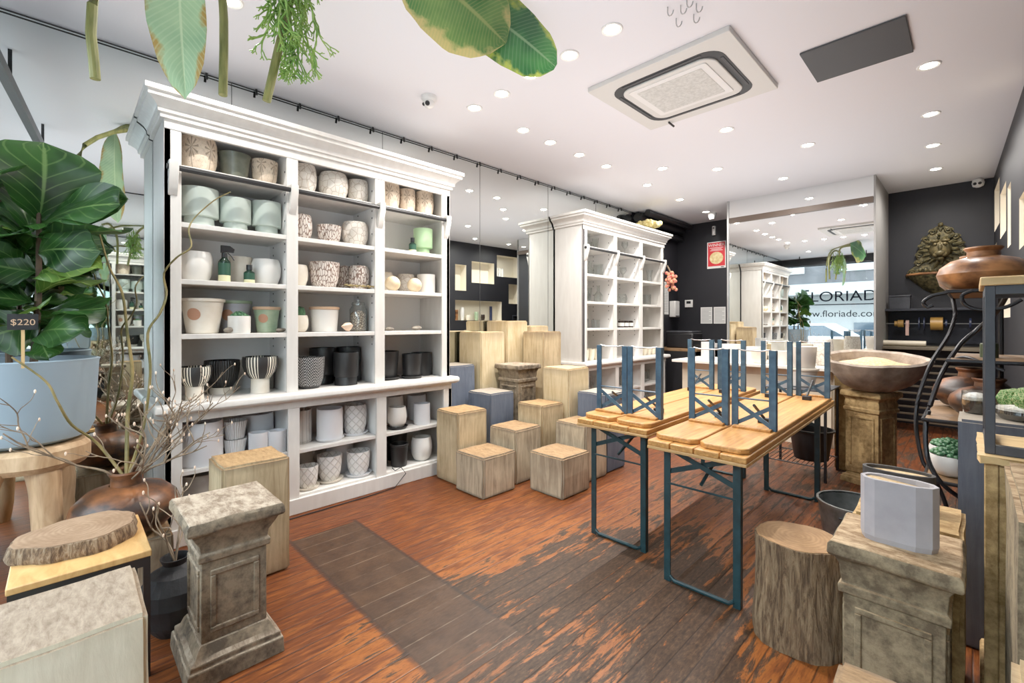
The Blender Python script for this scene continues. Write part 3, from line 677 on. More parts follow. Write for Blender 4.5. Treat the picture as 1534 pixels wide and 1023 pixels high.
# third shelf
z = SH[2]
P_('white rounded bowl pot at the left of the third shelf', 'egg', X0,.635,z,.102,.197,'p_white')
bottle('dark green spray bottle with black trigger head on the third shelf', -3.6,.785,z,.036,.25,True)
P_('cream pot standing behind the spray bottle on the third shelf', 'slight', -3.77,.925,z,.075,.2,'p_cream')
bottle('small dark green bottle right of the spray bottle on the third shelf', -3.59,.935,z,.034,.13)
P_('white rounded pot at the right of the third shelf left bay', 'egg', X0,1.07,z,.100,.188,'p_white')
P_('plain cream egg pot half behind the first post on the third shelf', 'egg', X0,1.285,z,.075,.169,'p_cream')
P_('largest barked bowl in the middle of the third shelf', 'cup', X0,1.50,z,.118,.206,'p_bark')
P_('barked pot set back beside the largest barked bowl', 'egg', -3.80,1.715,z,.07,.205,'p_bark')
P_('barked pot against the second post on the third shelf', 'egg', -3.66,1.81,z,.085,.2,'p_bark')
tag(link('moss_garland', MB().tube([(-3.53+.012*math.sin(k*1.9), 1.60+.018*k, z+.024+.004*math.sin(k*3)) for k in range(15)], [.009+.004*math.sin(k*2.3) for k in range(15)], 6), mott('dried_moss', (.16,.12,.05), (.38,.30,.14), 60, .9)), 'strand of dried moss lying before the barked pots', 'garland')
P_('cream pot set back behind the left wooden ball', 'barrel', -3.82,2.12,z,.072,.185,'p_cream')
tag(link('wooden_ball', MB().ball((0,0,.067), .067, u=24, v=16), MT['ball'], loc=(-3.6,2.07,z+.001)), 'pale round ball at the left of the third shelf right bay', 'ball', 'round balls')
P_('pale crackled pot set back between the two balls', 'barrel', -3.81,2.335,z,.082,.183,'p_crack')
tag(link('wooden_ball', MB().ball((0,0,.066), .066, u=24, v=16), MT['ball'], loc=(-3.6,2.295,z+.001)), 'pale round ball beside the white pot on the third shelf', 'ball', 'round balls')
P_('white straight pot at the right end of the third shelf', 'straight', X0,2.475,z,.086,.18,'p_white')
# fourth shelf
z = SH[3]
P_('large flared cream pot with a terracotta badge on the fourth shelf', 'taper', -3.68,.675,z,.125,.234,'p_cream',rim='p_cream',badge=-.65)
P_('lavender grey pot with badge behind the white succulent pot', 'slight', -3.81,.90,z,.105,.232,'p_lav',rim='p_greenold',badge=-.75)
t = P_('small white pot holding a tiny succulent on the fourth shelf', 'straight', -3.6,.875,z,.070,.119,'p_white',soil='soil')
sc = MB()
for k in range(26):
    a, b_ = k*2.4, .012+.0018*k; sc.ball((b_*math.cos(a), b_*math.sin(a), .112+.03*(1-k/26)), .013, u=6, v=5)
link('succulent', sc, MT['succ'], t)
P_('aged green flared pot with tan rim and badge on the fourth shelf', 'taper', -3.68,1.075,z,.088,.188,'p_greenold',rim='rimtan',badge=-.6)
def stone(label, x, y, z, r, mat='pebble', sx=1.3, sz=.6, cat='pebble', name='pebble'):
    tag(link(name, MB().ball((0,0,0), r, sx*.8, sx, sz).noisy(r*.25, 12/ (r*20), int(y*10)), MT[mat], loc=(x,y,z+r*sz+.006)), label, cat)
stone('speckled round pebble between flared pot and succulent pot', -3.56,.80,z,.022,sz=.8)
stone('dark pebble in front of the aged green pot', -3.56,1.135,z,.026)
t = P_('white round pot with a dark cactus at the left of the fourth middle shelf', 'round', -3.66,1.30,z,.066,.129,'p_cream',soil='soil')
link('cactus', MB().lathe([(0,.1), (.035,.11), (.042,.15), (.03,.19), (0,.2)], 16, f=lambda a, z_: 1+.08*math.cos(a*10)), MT['succ'], t)
P_('white distressed pot with brown rim in the fourth middle bay', 'slight', -3.70,1.51,z,.110,.199,mott('distressed', (.62,.56,.47), (.80,.78,.74), 7, .35).name and 'p_white',rim='rimtan')
tag(link('conch_shell', MB().lathe([(0,0), (.02,.01), (.036,.04), (.03,.065), (.018,.085), (0,.12)], 14, f=lambda a, z_: 1+.15*math.sin(a*3)), MT['shell'], loc=(-3.58,1.685,z+.043)), 'peach spiral shell lying beside the jar of shells', 'shell').rotation_euler = (PI/2, 0, .4)
t = thing('shell_jar', 'glass lidded jar filled with small seashells on the fourth shelf', 'jar', (-3.67,1.785,z+.001))
link('glass_body', MB().lathe([(0,0), (.066,0), (.07,.01), (.07,.185), (.05,.215), (.05,.225)], 24), MT['glass'], t)
link('lid', MB().lathe([(.053,.222), (.055,.23), (.05,.245), (.014,.25), (.016,.27), (0,.275)], 24), MT['glass'], t)
link('shells', MB().lathe([(0,.006), (.062,.006), (.063,.15), (.03,.175), (0,.17)], 24), MT['shellmix'], t)
stone('dark flat pebble at the left of the empty right shelf', -3.58,2.03,z,.032,sz=.45)
stone('grey flat pebble in the middle of the empty right shelf', -3.56,2.29,z,.038,sz=.45)
# bench top
z = CT
for y, r, h, l, xx in ((.62,.100,.217,'black and cream striped goblet pot nearest the left post', -3.62), (1.02,.118,.262,'taller black and cream striped goblet pot', -3.64)):
    P_(l, 'bowl', xx,y,z,r,h,'p_stripe',foot=('p_cream',.52,.40),name='goblet_pot')
P_('black ribbed bowl pot on a cream foot between the striped goblets', 'bowl', -3.80,.815,z,.112,.238,'p_ribk',foot=('p_cream',.68,.19),name='footed_bowl')
P_('grey stone pot behind the taller striped goblet', 'straight', -3.85,1.15,z,.078,.249,'p_grey')
P_('black cup pot with white chevron dots beside the first post', 'cup', -3.63,1.365,z,.115,.24,'p_herr')
P_('tall black pot behind the chevron pot', 'cyl', -3.815,1.545,z,.105,.299,'p_black',foot=('p_black',.72,.25))
P_('black footed planter in front of the tall black pots', 'cyl', -3.6,1.655,z,.097,.265,'p_black',foot=('p_black',.9,.25))
P_('tall black pot at the back of the middle bay', 'cyl', -3.82,1.785,z,.105,.297,'p_black')
P_('wide black pot on a saucer at the left of the right bay', 'slight', -3.72,2.05,z,.125,.25,'p_black',saucer='p_black')
P_('black tapered pot with saucer in the middle of the right bay', 'slight', -3.63,2.285,z,.090,.222,'p_black',saucer='p_black')
P_('black straight pot at the right end of the cabinet bench', 'cyl', -3.76,2.475,z,.100,.219,'p_black')
# lower shelf
z = BS
P_('largest plain white cylinder pot on the lower left shelf', 'straight', -3.63,.66,z,.122,.28,'p_coolwhite')
P_('small white pot under a ribbed white pot on the lower left shelf', 'taper', -3.645,.86,z,.074,.125,'p_ribw')
P_('ribbed white pot stacked on another small white pot', 'taper', -3.645,.86,z+.126,.076,.125,'p_ribw')
P_('wide white pot at the back of the lower left shelf', 'straight', -3.81,1.045,z,.112,.254,'p_coolwhite')
P_('small white cylinder pot, left of two before the wide white pot', 'straight', -3.58,.99,z,.062,.158,'p_coolwhite')
P_('small white cylinder pot, right of two before the wide white pot', 'straight', -3.57,1.12,z,.062,.154,'p_coolwhite')
P_('pale grey ribbed pot beside the post on the lower middle shelf', 'straight', -3.72,1.315,z,.09,.255,'p_ribg',saucer='p_ribg')
P_('white cylinder pot with saucer on the lower middle shelf', 'straight', -3.63,1.525,z,.098,.251,'p_coolwhite',saucer='p_coolwhite')
P_('white diamond relief pot on the lower middle shelf', 'barrel', -3.67,1.755,z,.096,.248,'p_dia',saucer='p_coolwhite')
P_('small white round pot on a black saucer on the lower right shelf', 'round', -3.6,2.115,z,.085,.19,'p_white',saucer='p_black')
P_('larger white round pot at the back of the lower right shelf', 'round', -3.82,2.20,z,.10,.25,'p_coolwhite')
P_('tall white cylinder pot in front on the lower right shelf', 'straight', -3.6,2.375,z,.075,.19,'p_coolwhite')
P_('tall white cylinder pot at the back right of the lower right shelf', 'straight', -3.82,2.46,z,.088,.235,'p_coolwhite')
# floor shelf
z = BD
P_('wide grey bowl pot on the bottom left shelf', 'bowl', -3.68,.66,z,.118,.255,'p_grey')
P_('tan bowl pot on the bottom left shelf behind the tall tan block', 'bowl', -3.68,.92,z,.11,.19,'p_cream')
P_('grey bowl pot at the back left of the bottom middle shelf', 'bowl', -3.8,1.36,z,.10,.255,'p_grey')
P_('small cream lattice pot with saucer on the bottom middle shelf', 'cup', -3.565,1.335,z,.076,.172,'p_dia',saucer='p_cream')
P_('medium cream lattice pot with saucer on the bottom middle shelf', 'cup', -3.635,1.525,z,.094,.208,'p_dia',saucer='p_cream')
P_('white lattice pot with saucer at the right of the bottom middle shelf', 'cup', -3.60,1.755,z,.094,.201,'p_dia',saucer='p_coolwhite')
P_('plain white pot behind the lattice pots', 'straight', -3.83,1.69,z,.105,.256,'p_coolwhite')
P_('black pot half hidden beside the post on the bottom right shelf', 'slight', -3.68,2.01,z,.06,.215,'p_black')
P_('large black pot at the back of the bottom right shelf', 'slight', -3.80,2.215,z,.108,.252,'p_black',rim='p_black')
P_('small black pot with rim at the front of the bottom right shelf', 'slight', -3.57,2.125,z,.078,.195,'p_black',rim='p_black')
P_('white round pot at the right end of the bottom shelf', 'round', -3.585,2.37,z,.098,.21,'p_white')
tag(link('power_cord', MB().tube([(-3.52,2.02,.145), (-3.42,1.99,.15), (-3.44,2.06,.16), (-3.43,2.10,.10), (-3.41,1.98,.012), (-3.405,1.7,.005), (-3.40,1.3,.005), (-3.395,.95,.005)], .004, 6), MT['black']), 'thin black cord trailing from the cabinet base along the floor', 'cord')

# ------------------------------------------------------------------ glassware cabinet contents
GL = {'tall vase': [(.6,0),(.65,.03),(.7,.5),(1,1)], 'cylinder vase': [(1,0),(1,1)], 'bottle vase': [(.9,0),(1,.1),(1,.45),(.35,.65),(.3,.92),(.45,1)], 'goblet': [(.75,0),(.7,.02),(.12,.06),(.1,.45),(.6,.55),(1,.75),(.9,1)],
      'fish bowl': [(.5,0),(.9,.2),(1,.5),(.9,.8),(.7,1)], 'jug': [(.8,0),(1,.1),(1,.5),(.6,.8),(.75,1)]}
GSN = {0:'top', 1:'second', 2:'third', 3:'fourth', 4:'bench', 5:'lower', 6:'bottom'}; BN = ('near','middle','far'); ON = ('first','second','third','fourth','fifth')
gl = [(0,0,'goblet tall vase tall vase goblet cylinder_vase'), (0,1,'tall_vase goblet'), (1,0,'fish_bowl jug bottle_vase cylinder_vase'), (1,1,'cylinder_vase fish_bowl goblet'), (1,2,'fish_bowl goblet tall_vase'),
      (2,0,'cylinder_vase bottle_vase tall_vase bottle_vase'), (2,1,'jug fish_bowl'), (2,2,'bottle_vase cylinder_vase'), (3,0,'cylinder_vase cylinder_vase'), (5,0,'goblet bottle_vase tall_vase'), (5,1,'tall_vase jug'), (5,2,'cylinder_vase fish_bowl cylinder_vase'), (6,2,'fish_bowl jug')]
gl[0] = (0,0,'goblet tall_vase bottle_vase tall_vase')
GZ = (*SH, CT, BS, BD)
for lv, bay, kinds in gl:
    ks = kinds.split(); a = 4.73 + (.09,.80,1.50)[bay]; wd = .6
    for i, k in enumerate(ks):
        kk = k.replace('_', ' '); r = {'goblet':.05,'tall vase':.05,'cylinder vase':.06,'bottle vase':.055,'fish bowl':.075,'jug':.065}[kk]*(.9+.25*rnd.random())
        h = {'goblet':.20,'tall vase':.205,'cylinder vase':.19,'bottle vase':.23,'fish bowl':.15,'jug':.2}[kk]*(.9+.2*rnd.random())
        if lv in (3,): h *= .6
        pr = [(q[0]*r, q[1]*h) for q in GL[kk]]
        tag(link(k.replace('tall_vase','glass_vase').replace('cylinder_vase','glass_cylinder') if k != 'jug' else 'glass_jug', MB().lathe([(0,0)] + pr, 20), MT['glass'], loc=(-3.70+.05*rnd.uniform(-1,1), a+wd*(i+.5)/len(ks), GZ[lv]+.0015)),
            'clear glass %s, %s on the %s shelf of the %s glassware bay' % (kk, ON[i], GSN[lv], BN[bay]), 'glass vase', 'clear glassware in the far cabinet')
for k in range(3):
    t = thing('candle_jar', 'dark candle jar with a white label, %s of three on the fourth shelf' % ON[k], 'jar', (-3.63,5.85+.13*k-.02,SH[3]+.001), 0, 'dark candle jars')
    link('body', MB().lathe([(0,0), (.045,0), (.045,.09), (.035,.1), (0,.1)], 16), MT['darkjar'], t)
    link('label', MB().lathe([(.046,.02), (.046,.07)], 16), MT['paper'], t)
for bay, n_, cols in ((0, 3, 2), (2, 4, 1)):
    for k in range(n_):
        for q in range(cols):
            pot('cream ceramic pot, %s in the %s row on the bench of the %s glassware bay' % (ON[k], ('front', 'back')[q], BN[bay]), 'cup', -3.62-.15*q, 4.73+(.09,.80,1.50)[bay]+.11+.135*k, CT+.001, .055, .15 if bay == 0 else .10, 'crockery', cat='pot', group='cream crockery on the far cabinet bench', name='cream_pot')
hy = MB()
for k in range(40): hy.ball((.13*rnd.uniform(-1,1), .14*rnd.uniform(-1,1), .06+.05*rnd.random()), .04, u=8, v=6)
tag(link('dried_hydrangea', hy, MT['flower2'], loc=(-3.52,6.45,2.83)), 'dried yellow hydrangea heads on top of the glassware cabinet', 'dried flowers')
t = thing('dried_flower_bunch', 'bunch of dried pink and orange flowers hanging at the far end of the glassware cabinet', 'dried flowers', (-3.42,6.98,2.22))
fl = MB()
for k in range(34): fl.ball((.07*rnd.uniform(-1,1), .06*rnd.uniform(-1,1), -.30*rnd.random()), .03, u=7, v=5)
link('blooms', fl, MT['flower1'], t); link('stems', MB().tube([(-.05,-.03,.1), (0,0,-.02)], .012, 6), MT['twig'], t)

# ------------------------------------------------------------------ display blocks
def block(label, x0, x1, y0, y1, h, mat, name='display_block', cat='display block', group=None, amp=.006, z0=0, rz=0, cuts=5):
    m = MB(); sx, sy = (x1-x0)/2, (y1-y0)/2
    m.box(-sx, sx, -sy, sy, 0, h)
    bmesh.ops.bevel(m.bm, geom=list(m.bm.edges), offset=.012, segments=2, affect='EDGES')
    bmesh.ops.subdivide_edges(m.bm, edges=[e for e in m.bm.edges if e.calc_length() > .1], cuts=cuts, use_grid_fill=True)
    sd = (x0*3.1+y0*1.7)
    for v in m.bm.verts:
        if v.co.z > .02: v.co += noise.noise_vector(v.co*7+Vector((sd, sd*.7, 0)))*amp
    return tag(link(name, m, MT[mat], loc=((x0+x1)/2, (y0+y1)/2, z0), rz=rz, ang=50), label, cat, group)
GB = 'faux timber display blocks'
block('low grey cube block at the front left of the stepped group', -3.06,-2.70,2.35,2.71,.325,'crate_grey',group=GB)
block('low grey cube block at the front right of the stepped group', -2.62,-2.26,2.79,3.15,.325,'crate_grey',group=GB)
block('tall cream block at the corner of the pot cabinet', -3.41,-3.09,2.40,2.735,.62,'crate',group=GB)
block('mid height tan block behind the two low cubes', -3.10,-2.76,2.77,3.10,.465,'crate_grey',group=GB)
block('taller tan block behind the mid height block', -3.12,-2.79,3.15,3.46,.625,'crate',group=GB)
block('mid height tan block right behind the front right cube', -2.70,-2.355,3.22,3.55,.50,'crate_grey',group=GB)
block('high cream block in the third row of the stepped group', -3.10,-2.76,3.50,3.84,.945,'crate_pale',group=GB)
block('slate blue block behind the tall cream corner block', -3.55,-3.21,2.88,3.20,.72,'crate_blue',group='slate blue blocks')
block('taller slate blue block beside the pot cabinet at the mirror', -3.95,-3.61,2.70,3.03,.97,'crate_blue',group='slate blue blocks')
block('slate blue block at the right of the stepped group', -2.72,-2.38,3.58,3.9,.73,'crate_blue',group='slate blue blocks')
block('tall cream block against the mirror behind the slate blue blocks', -3.95,-3.58,3.08,3.43,1.30,'crate_pale',group=GB)
block('tallest cream block against the mirror', -3.96,-3.62,3.49,3.83,1.42,'crate_pale',group=GB)
block('tall tan block behind the dark moulded pedestal', -3.60,-3.28,3.72,4.03,1.30,'crate',group=GB)
block('tall cream block against the mirror nearest the glassware cabinet', -3.96,-3.64,3.9,4.22,1.36,'crate_pale',group=GB)

def pedestal(label, cx, cy, hx, hy, h, mat, rz=0, inset=.055, cap=.05, group=None, name='stone_pedestal', shaft_mat=None, panels=True, taper=.0, base=.14):
    t = thing(name, label, 'pedestal', (cx,cy,0), rz, group); M = MT[mat]
    R = lambda d, z: [(-hx+d,-hy+d,z), (hx-d,-hy+d,z), (hx-d,hy-d,z), (-hx+d,hy-d,z)]
    def sub(rings, nm, amp=.004):
        m = MB(); out = []
        n_ = 6
        for r in rings:
            q = []
            for i in range(4):
                a, b_ = Vector(r[i]), Vector(r[(i+1) % 4])
                for k in range(n_): q.append(a.lerp(b_, k/n_))
            out.append(q)
        m.loft(out); sd = cx*5+cy*3
        for v in m.bm.verts:
            if v.co.z > .005: v.co += noise.noise_vector(v.co*9+Vector((sd,sd,0)))*amp
        return link(nm, m, M, t, bevel=.003, ang=30)
    sub([R(i_, z_) for i_, z_ in ((0,0), (.003,base*.45), (.012,base*.5), (.012,base*.62), (.03,base*.72), (.04,base*.9), (inset-.004,base))], 'plinth')
    sub([R(inset,base), R(inset,h*.5), R(inset,h-cap-.13)], 'shaft', .002)
    sub([R(inset,h-cap-.13), R(inset-.012,h-cap-.125), R(inset-.014,h-cap-.10), R(inset-.004,h-cap-.09), R(inset-.008,h-cap-.06), R(.03,h-cap-.03), R(.018,h-cap-.005), R(.014,h-cap)], 'neck_moulding', .003)
    sub([R(.004,h-cap), R(-.002,h-cap+.01), R(0,h-.012), R(.008,h)], 'cap', .006)
    if panels:
        z0, z1 = base+.035, h-cap-.165; e = .035
        for s_ in (-1, 1):
            for ax in (0, 1):
                m = MB(); hw = (hy if ax == 0 else hx)-inset-.03; off = ((hx if ax == 0 else hy)-inset)*s_
                for (a0, a1, c0, c1) in ((-hw-e*.0,hw,z0,z0+.02), (-hw,hw,z1-.02,z1), (-hw,-hw+.02,z0+.021,z1-.021), (hw-.02,hw,z0+.021,z1-.021)):
                    if ax == 0: m.box(off-.008, off+.008, a0, a1, c0, c1)
                    else: m.box(a0, a1, off-.008, off+.008, c0, c1)
                link('panel_moulding', m, M, t, bevel=.004)
    return t
pedestal('dark moulded pedestal among the stepped display blocks', -3.38,3.42,.18,.17,.965,'stone_dark',inset=.04)
pedestal('weathered brown stone pedestal standing before the pot cabinet', -2.25,.50,.19,.172,.635,'stone_dark',inset=.055)
pedestal('tan stone pedestal carrying the lilac grey planter', -.185,2.045,.168,.17,.65,'stone_tan',inset=.04)
pedestal('golden stone pedestal with panelled sides under the wide clay bowl', -.625,5.02,.16,.16,.805,'stone_gold',rz=-.384,inset=.03,base=.1)
block('plain golden block behind the planter pedestal', -.34,-.02,2.235,2.57,.65,'stone_gold',group=GB)
block('tall tan block behind the weathered brown pedestal', -3.04,-2.73,.585,.92,.64,'crate',group=GB)
block('large cream block with a brown top in the near left corner', -2.075,-1.695,-.32,.178,.55,'crate_fore',group=GB,cuts=7)
block('pale stone slab block half behind the golden pedestal', -.93,-.77,5.25,5.5,.9,'stone_gold',group=GB)
block('pale block at the bottom edge in front of the planter pedestal', -.25,.03,1.12,1.49,.50,'crate_grey',group=GB)
block('pale block in the near right corner against the wall', .055,.36,1.05,1.385,.72,'crate_pale',group=GB)
t = thing('plaster_stand', 'tall plastered stand with chipped wooden top carrying the grey metal stool', 'pedestal', (0,0,0))
m = MB().box(.012,.345,2.215,2.675,.925,.95); bmesh.ops.subdivide_edges(m.bm, edges=m.bm.edges[:], cuts=9, use_grid_fill=True)
for v in m.bm.verts:
    if v.co.z < .945: v.co += noise.noise_vector(v.co*14)*.012
link('top', m, MT['lightwood'], t); link('body', MB().box(.05,.335,2.27,2.66,0,.93), MT['stone_tan'], t, bevel=.01)
link('corner_post', MB().box(.028,.062,2.235,2.275,.0,.925).box(.062,.085,2.24,2.27,0,.925), MT['stone_gold'], t, bevel=.004); link('plinth', MB().box(.02,.34,2.21,2.67,0,.12), MT['stone_gold'], t, bevel=.015)
block('dark plaster stand with pale top nearest the right wall', .075,.365,1.56,2.18,.95,'stone_tan',name='plaster_stand',cat='pedestal')
tag(link('moulding_offcut', MB().loft([[(x, y, z_) for x, y in ((0,0),(.07,0),(.07,.03),(.05,.05),(.03,.05),(.02,.08),(0,.08))] for z_ in (0, .22)]), MT['stone_gold'], loc=(.0,1.52,.0), bevel=.004), 'short golden moulding offcut standing at the foot of the plaster stands', 'moulding')
block('tall slate grey plinth carrying the cactus bowls', -.045,.30,2.775,3.12,.98,'gplinth',name='plinth',cat='plinth',amp=.002)

# ------------------------------------------------------------------ trestle tables and benches
def planks(mb, L, W, n, z0, z1, y0=0, gap=.004):
    w = W/n
    for k in range(n): mb.box(-W/2+k*w+gap/2, -W/2+(k+1)*w-gap/2, y0, y0+L, z0, z1)
    return mb
def rpoly(w, y0, y1, c=.03): return [(-w+c,y0), (w-c,y0), (w,y0+c), (w,y1-c), (w-c,y1), (-w+c,y1), (-w,y1-c), (-w,y0+c)]
def trestle(label, x, y, rz):
    t = thing('trestle_table', label, 'table', (x,y,0), rz, 'beer garden trestle tables'); m = MT['teal']
    link('tabletop', planks(MB(), 2.2, .50, 4, .738, .768), MT['table'], t, bevel=.005)
    link('end_batten', MB().box(-.25,.25,-.002,.03,.722,.739), MT['table_edge'], t, bevel=.004)
    link('side_batten', MB().box(-.25,-.225,.03,2.2,.722,.738).box(.225,.25,.03,2.2,.722,.738), MT['table_edge'], t, bevel=.003)
    for yy in (.09, 1.93):
        for s_ in (-1, 1):
            link('leg', MB().box(s_*.178-.018, s_*.178+.018, yy-.004, yy+.004, 0, .736).box(s_*.178+s_*.014-.004, s_*.178+s_*.014+.004, yy, yy+.03, 0, .736), m, t, bevel=.001)
        link('cross_brace', MB().bar((-.178,yy,.725), (.178,yy,.59), .026, .006, (0,1,0)).bar((-.178,yy+.01,.59), (.178,yy+.01,.725), .026, .006, (0,1,0)), m, t)
        link('tie_rod', MB().tube([(-.178,yy,.53), (.178,yy,.53)], .006, 6), m, t)
        link('foot_bar', MB().tube([(-.165,yy,.03), (-.14,yy,.012), (.14,yy,.012), (.165,yy,.03)], .011, 8), m, t)
        s_ = 1 if yy < 1 else -1
        link('folding_stay', MB().tube([(.0,yy+.01,.56), (.0,yy+s_*.42,.73)], .009, 8), m, t)
    return t
trestle('right trestle table with two upturned benches on it', -.985,2.25,.0235)
trestle('left trestle table with two upturned benches on it', -1.585,2.42,.0235)
def bench(label, x, y, z, rz, ya, yb, L):
    t = thing('beer_bench', label, 'bench', (x,y,z), rz, 'upturned beer benches on the tables'); m = MT['blue']
    link('seat_board', MB().prism(rpoly(.118, 0, L, .035), 0, .028), MT['table'], t, bevel=.007)
    for q in (ya-.05, yb+.01): link('batten', MB().box(-.10,.10,q,q+.04,.028,.042), MT['table'], t, bevel=.003)
    for yy, s_ in ((ya, 1), (yb, -1)):
        for q in (-1, 1): link('leg', MB().box(q*.098-.018, q*.098+.018, yy-.005, yy+.005, .028, .475).box(q*.112-.004, q*.112+.004, yy, yy+.03, .028, .475), m, t, bevel=.001)
        link('cross_brace', MB().bar((-.098,yy,.175), (.098,yy,.045), .022, .006, (0,1,0)).bar((-.098,yy+.01,.045), (.098,yy+.01,.16), .022, .006, (0,1,0)), m, t)
        link('tie_rod', MB().tube([(-.098,yy,.195), (.098,yy,.195)], .005, 6), m, t)
        link('foot_bar', MB().tube([(-.11,yy,.46), (-.085,yy,.478), (-.05,yy,.47), (.05,yy,.47), (.085,yy,.478), (.11,yy,.46)], .004, 6), MT['steel'], t)
        link('folding_stay', MB().tube([(0,yy+.01,.16), (0,yy+s_*.22,.05)], .008, 8), MT['black'], t)
        link('hinge_block', MB().box(-.03,.03,yy+s_*.2-.02,yy+s_*.2+.02,.028,.06), MT['black'], t, bevel=.004)
ZT = .7685
for lb, x, y, ya, yb, L in (('upturned bench on the left table, the one nearer the mirrored wall', -1.711, 2.47, .17, 1.68, 2.1), ('upturned bench on the left table, the one nearer the other table', -1.464, 2.46, .17, 1.76, 2.1),
                            ('upturned bench on the right table, the one nearer the other table', -1.11, 2.30, .47, 1.95, 2.12), ('upturned bench on the right table at its outer edge', -.863, 2.29, .50, 2.03, 2.14)):
    bench(lb, x, y, ZT, .0235, ya, yb, L)

# ------------------------------------------------------------------ right side
t = thing('tree_log', 'sawn upright log with rough bark beside the planter pedestal', 'log', (-.545,2.33,0))
lg = lambda a, z_: 1+.05*math.sin(a*2+1)+.03*math.sin(a*5+z_*4)+.012*math.sin(a*17)
link('bark', MB().lathe([(0,0), (.175,0), (.178,.05), (.165,.2), (.160,.35), (.163,.445), (.15,.447)], 64, f=lg), MT['bark'], t)
link('sawn_face', MB().lathe([(0,.4485), (.156,.4485), (.158,.44)], 64, f=lg), MT['cut'], t)
def oval(rx, ry, n=40, e=2.6):
    out = []
    for k in range(n):
        a = 2*PI*k/n; c, s_ = math.cos(a), math.sin(a)
        out.append((rx*math.copysign(abs(c)**(2/e), c), ry*math.copysign(abs(s_)**(2/e), s_)))
    return out
def oval_planter(label, x, y, z, rx, ry, h, mat, rz=0, poly=None, notch=False):
    t = thing('oval_planter', label, 'planter', (x,y,z), rz); th = .012
    P = poly or oval(rx, ry, e=2.2); S = lambda k: [(a*k[0], b_*k[1]) for a, b_ in P]
    ins = ((rx-th)/rx, (ry-th)/ry)
    rings = [[(*p, 0) for p in S((.96,.94))], [(*p, .014) for p in S((.985,.975))], [(*p, .018) for p in S((1,1))], [(*p, h) for p in S((1,1))], [(*p, h) for p in S(ins)], [(*p, h*.55) for p in S(ins)]]
    link('body', MB().loft(rings), MT[mat], t, ang=12)
    nn = len(P); q = [(*p, (h-.013 if notch else h-.012)+(-.010 if notch else .002)*p[0]/rx) for p in S((ins[0]*.995, ins[1]*.99))]
    link('sand', MB().loft([[(*p, h*.5) for p in S((ins[0]*.99, ins[1]*.98))], q]), MT['sand'], t)
    return t
faceted = [(-.06,-.048), (.045,-.048), (.085,-.030), (.1,0), (.085,.030), (.045,.048), (-.06,.048), (-.09,.034), (-.105,.0), (-.09,-.034)]
oval_planter('lilac grey faceted oval planter of sand on the tan stone pedestal', -.175,2.02,.6505,.105,.048,.213,'lilac',poly=faceted,notch=True)
oval_planter('low dark oval planter of cream sand on the golden block behind', -.215,2.43,.651,.115,.055,.145,'darkslate')
t = thing('clay_bowl', 'wide rough clay bowl heaped with sand on the golden pedestal', 'bowl', (-.61,5.02,.828)); t.rotation_euler = (.13,.03,0)
bf = lambda a, z_: 1+.04*math.sin(3*a+1)+.025*math.sin(7*a)+.015*math.sin(13*a)
link('body', MB().lathe([(0,0), (.15,0), (.24,.05), (.335,.17), (.365,.26), (.35,.275), (.325,.26), (.30,.17), (0,.12)], 48, f=bf), MT['bowlclay'], t)
link('sand', MB().lathe([(.305,.19), (.2,.215), (.1,.255), (0,.27)], 48, f=lambda a, z_: 1+.03*math.sin(4*a)), MT['sand'], t)
t = thing('zinc_tub', 'galvanised round tub on the floor behind the log', 'tub', (-.50,3.42,0))
link('body', shell(MB(), [(.8,0),(1,1)], .19, .30, th=.006, floor=.05), MT['zinc'], t)
link('rim', MB().lathe([(.185,.295), (.198,.30), (.198,.312), (.185,.312)], 40), MT['zinc'], t)
for s_ in (-1, 1): link('handle', MB().tube([(-.05,s_*.185,.25), (-.04,s_*.225,.265), (.04,s_*.225,.265), (.05,s_*.185,.25)], .006, 6), MT['iron'], t)
# metal stool on the plaster stand
t = thing('metal_stool', 'grey box frame stool with pale wooden seat on the plaster stand', 'stool', (.0,0,.951))
x0, x1, y0, y1, hh = .03, .345, 2.255, 2.655, .575
link('seat', MB().box(x0-.012, x1+.01, y0-.012, y1+.012, hh, hh+.03), MT['lightwood'], t, bevel=.004)
for x in (x0+.012, x1-.012):
    for y in (y0+.012, y1-.012): link('leg', MB().box(x-.013, x+.013, y-.013, y+.013, 0, hh), MT['gunmetal'], t, bevel=.002)
link('top_frame', MB().box(x0+.025,x1-.025,y0,y0+.025,hh-.03,hh).box(x0+.025,x1-.025,y1-.025,y1,hh-.03,hh).box(x0,x0+.025,y0+.025,y1-.025,hh-.03,hh).box(x1-.025,x1,y0+.025,y1-.025,hh-.03,hh), MT['gunmetal'], t)
link('bottom_frame', MB().box(x0+.025,x1-.025,y0,y0+.025,0,.03).box(x0,x0+.025,y0+.025,y1-.025,0,.025).box(x1-.025,x1,y0+.025,y1-.025,0,.025), MT['gunmetal'], t)
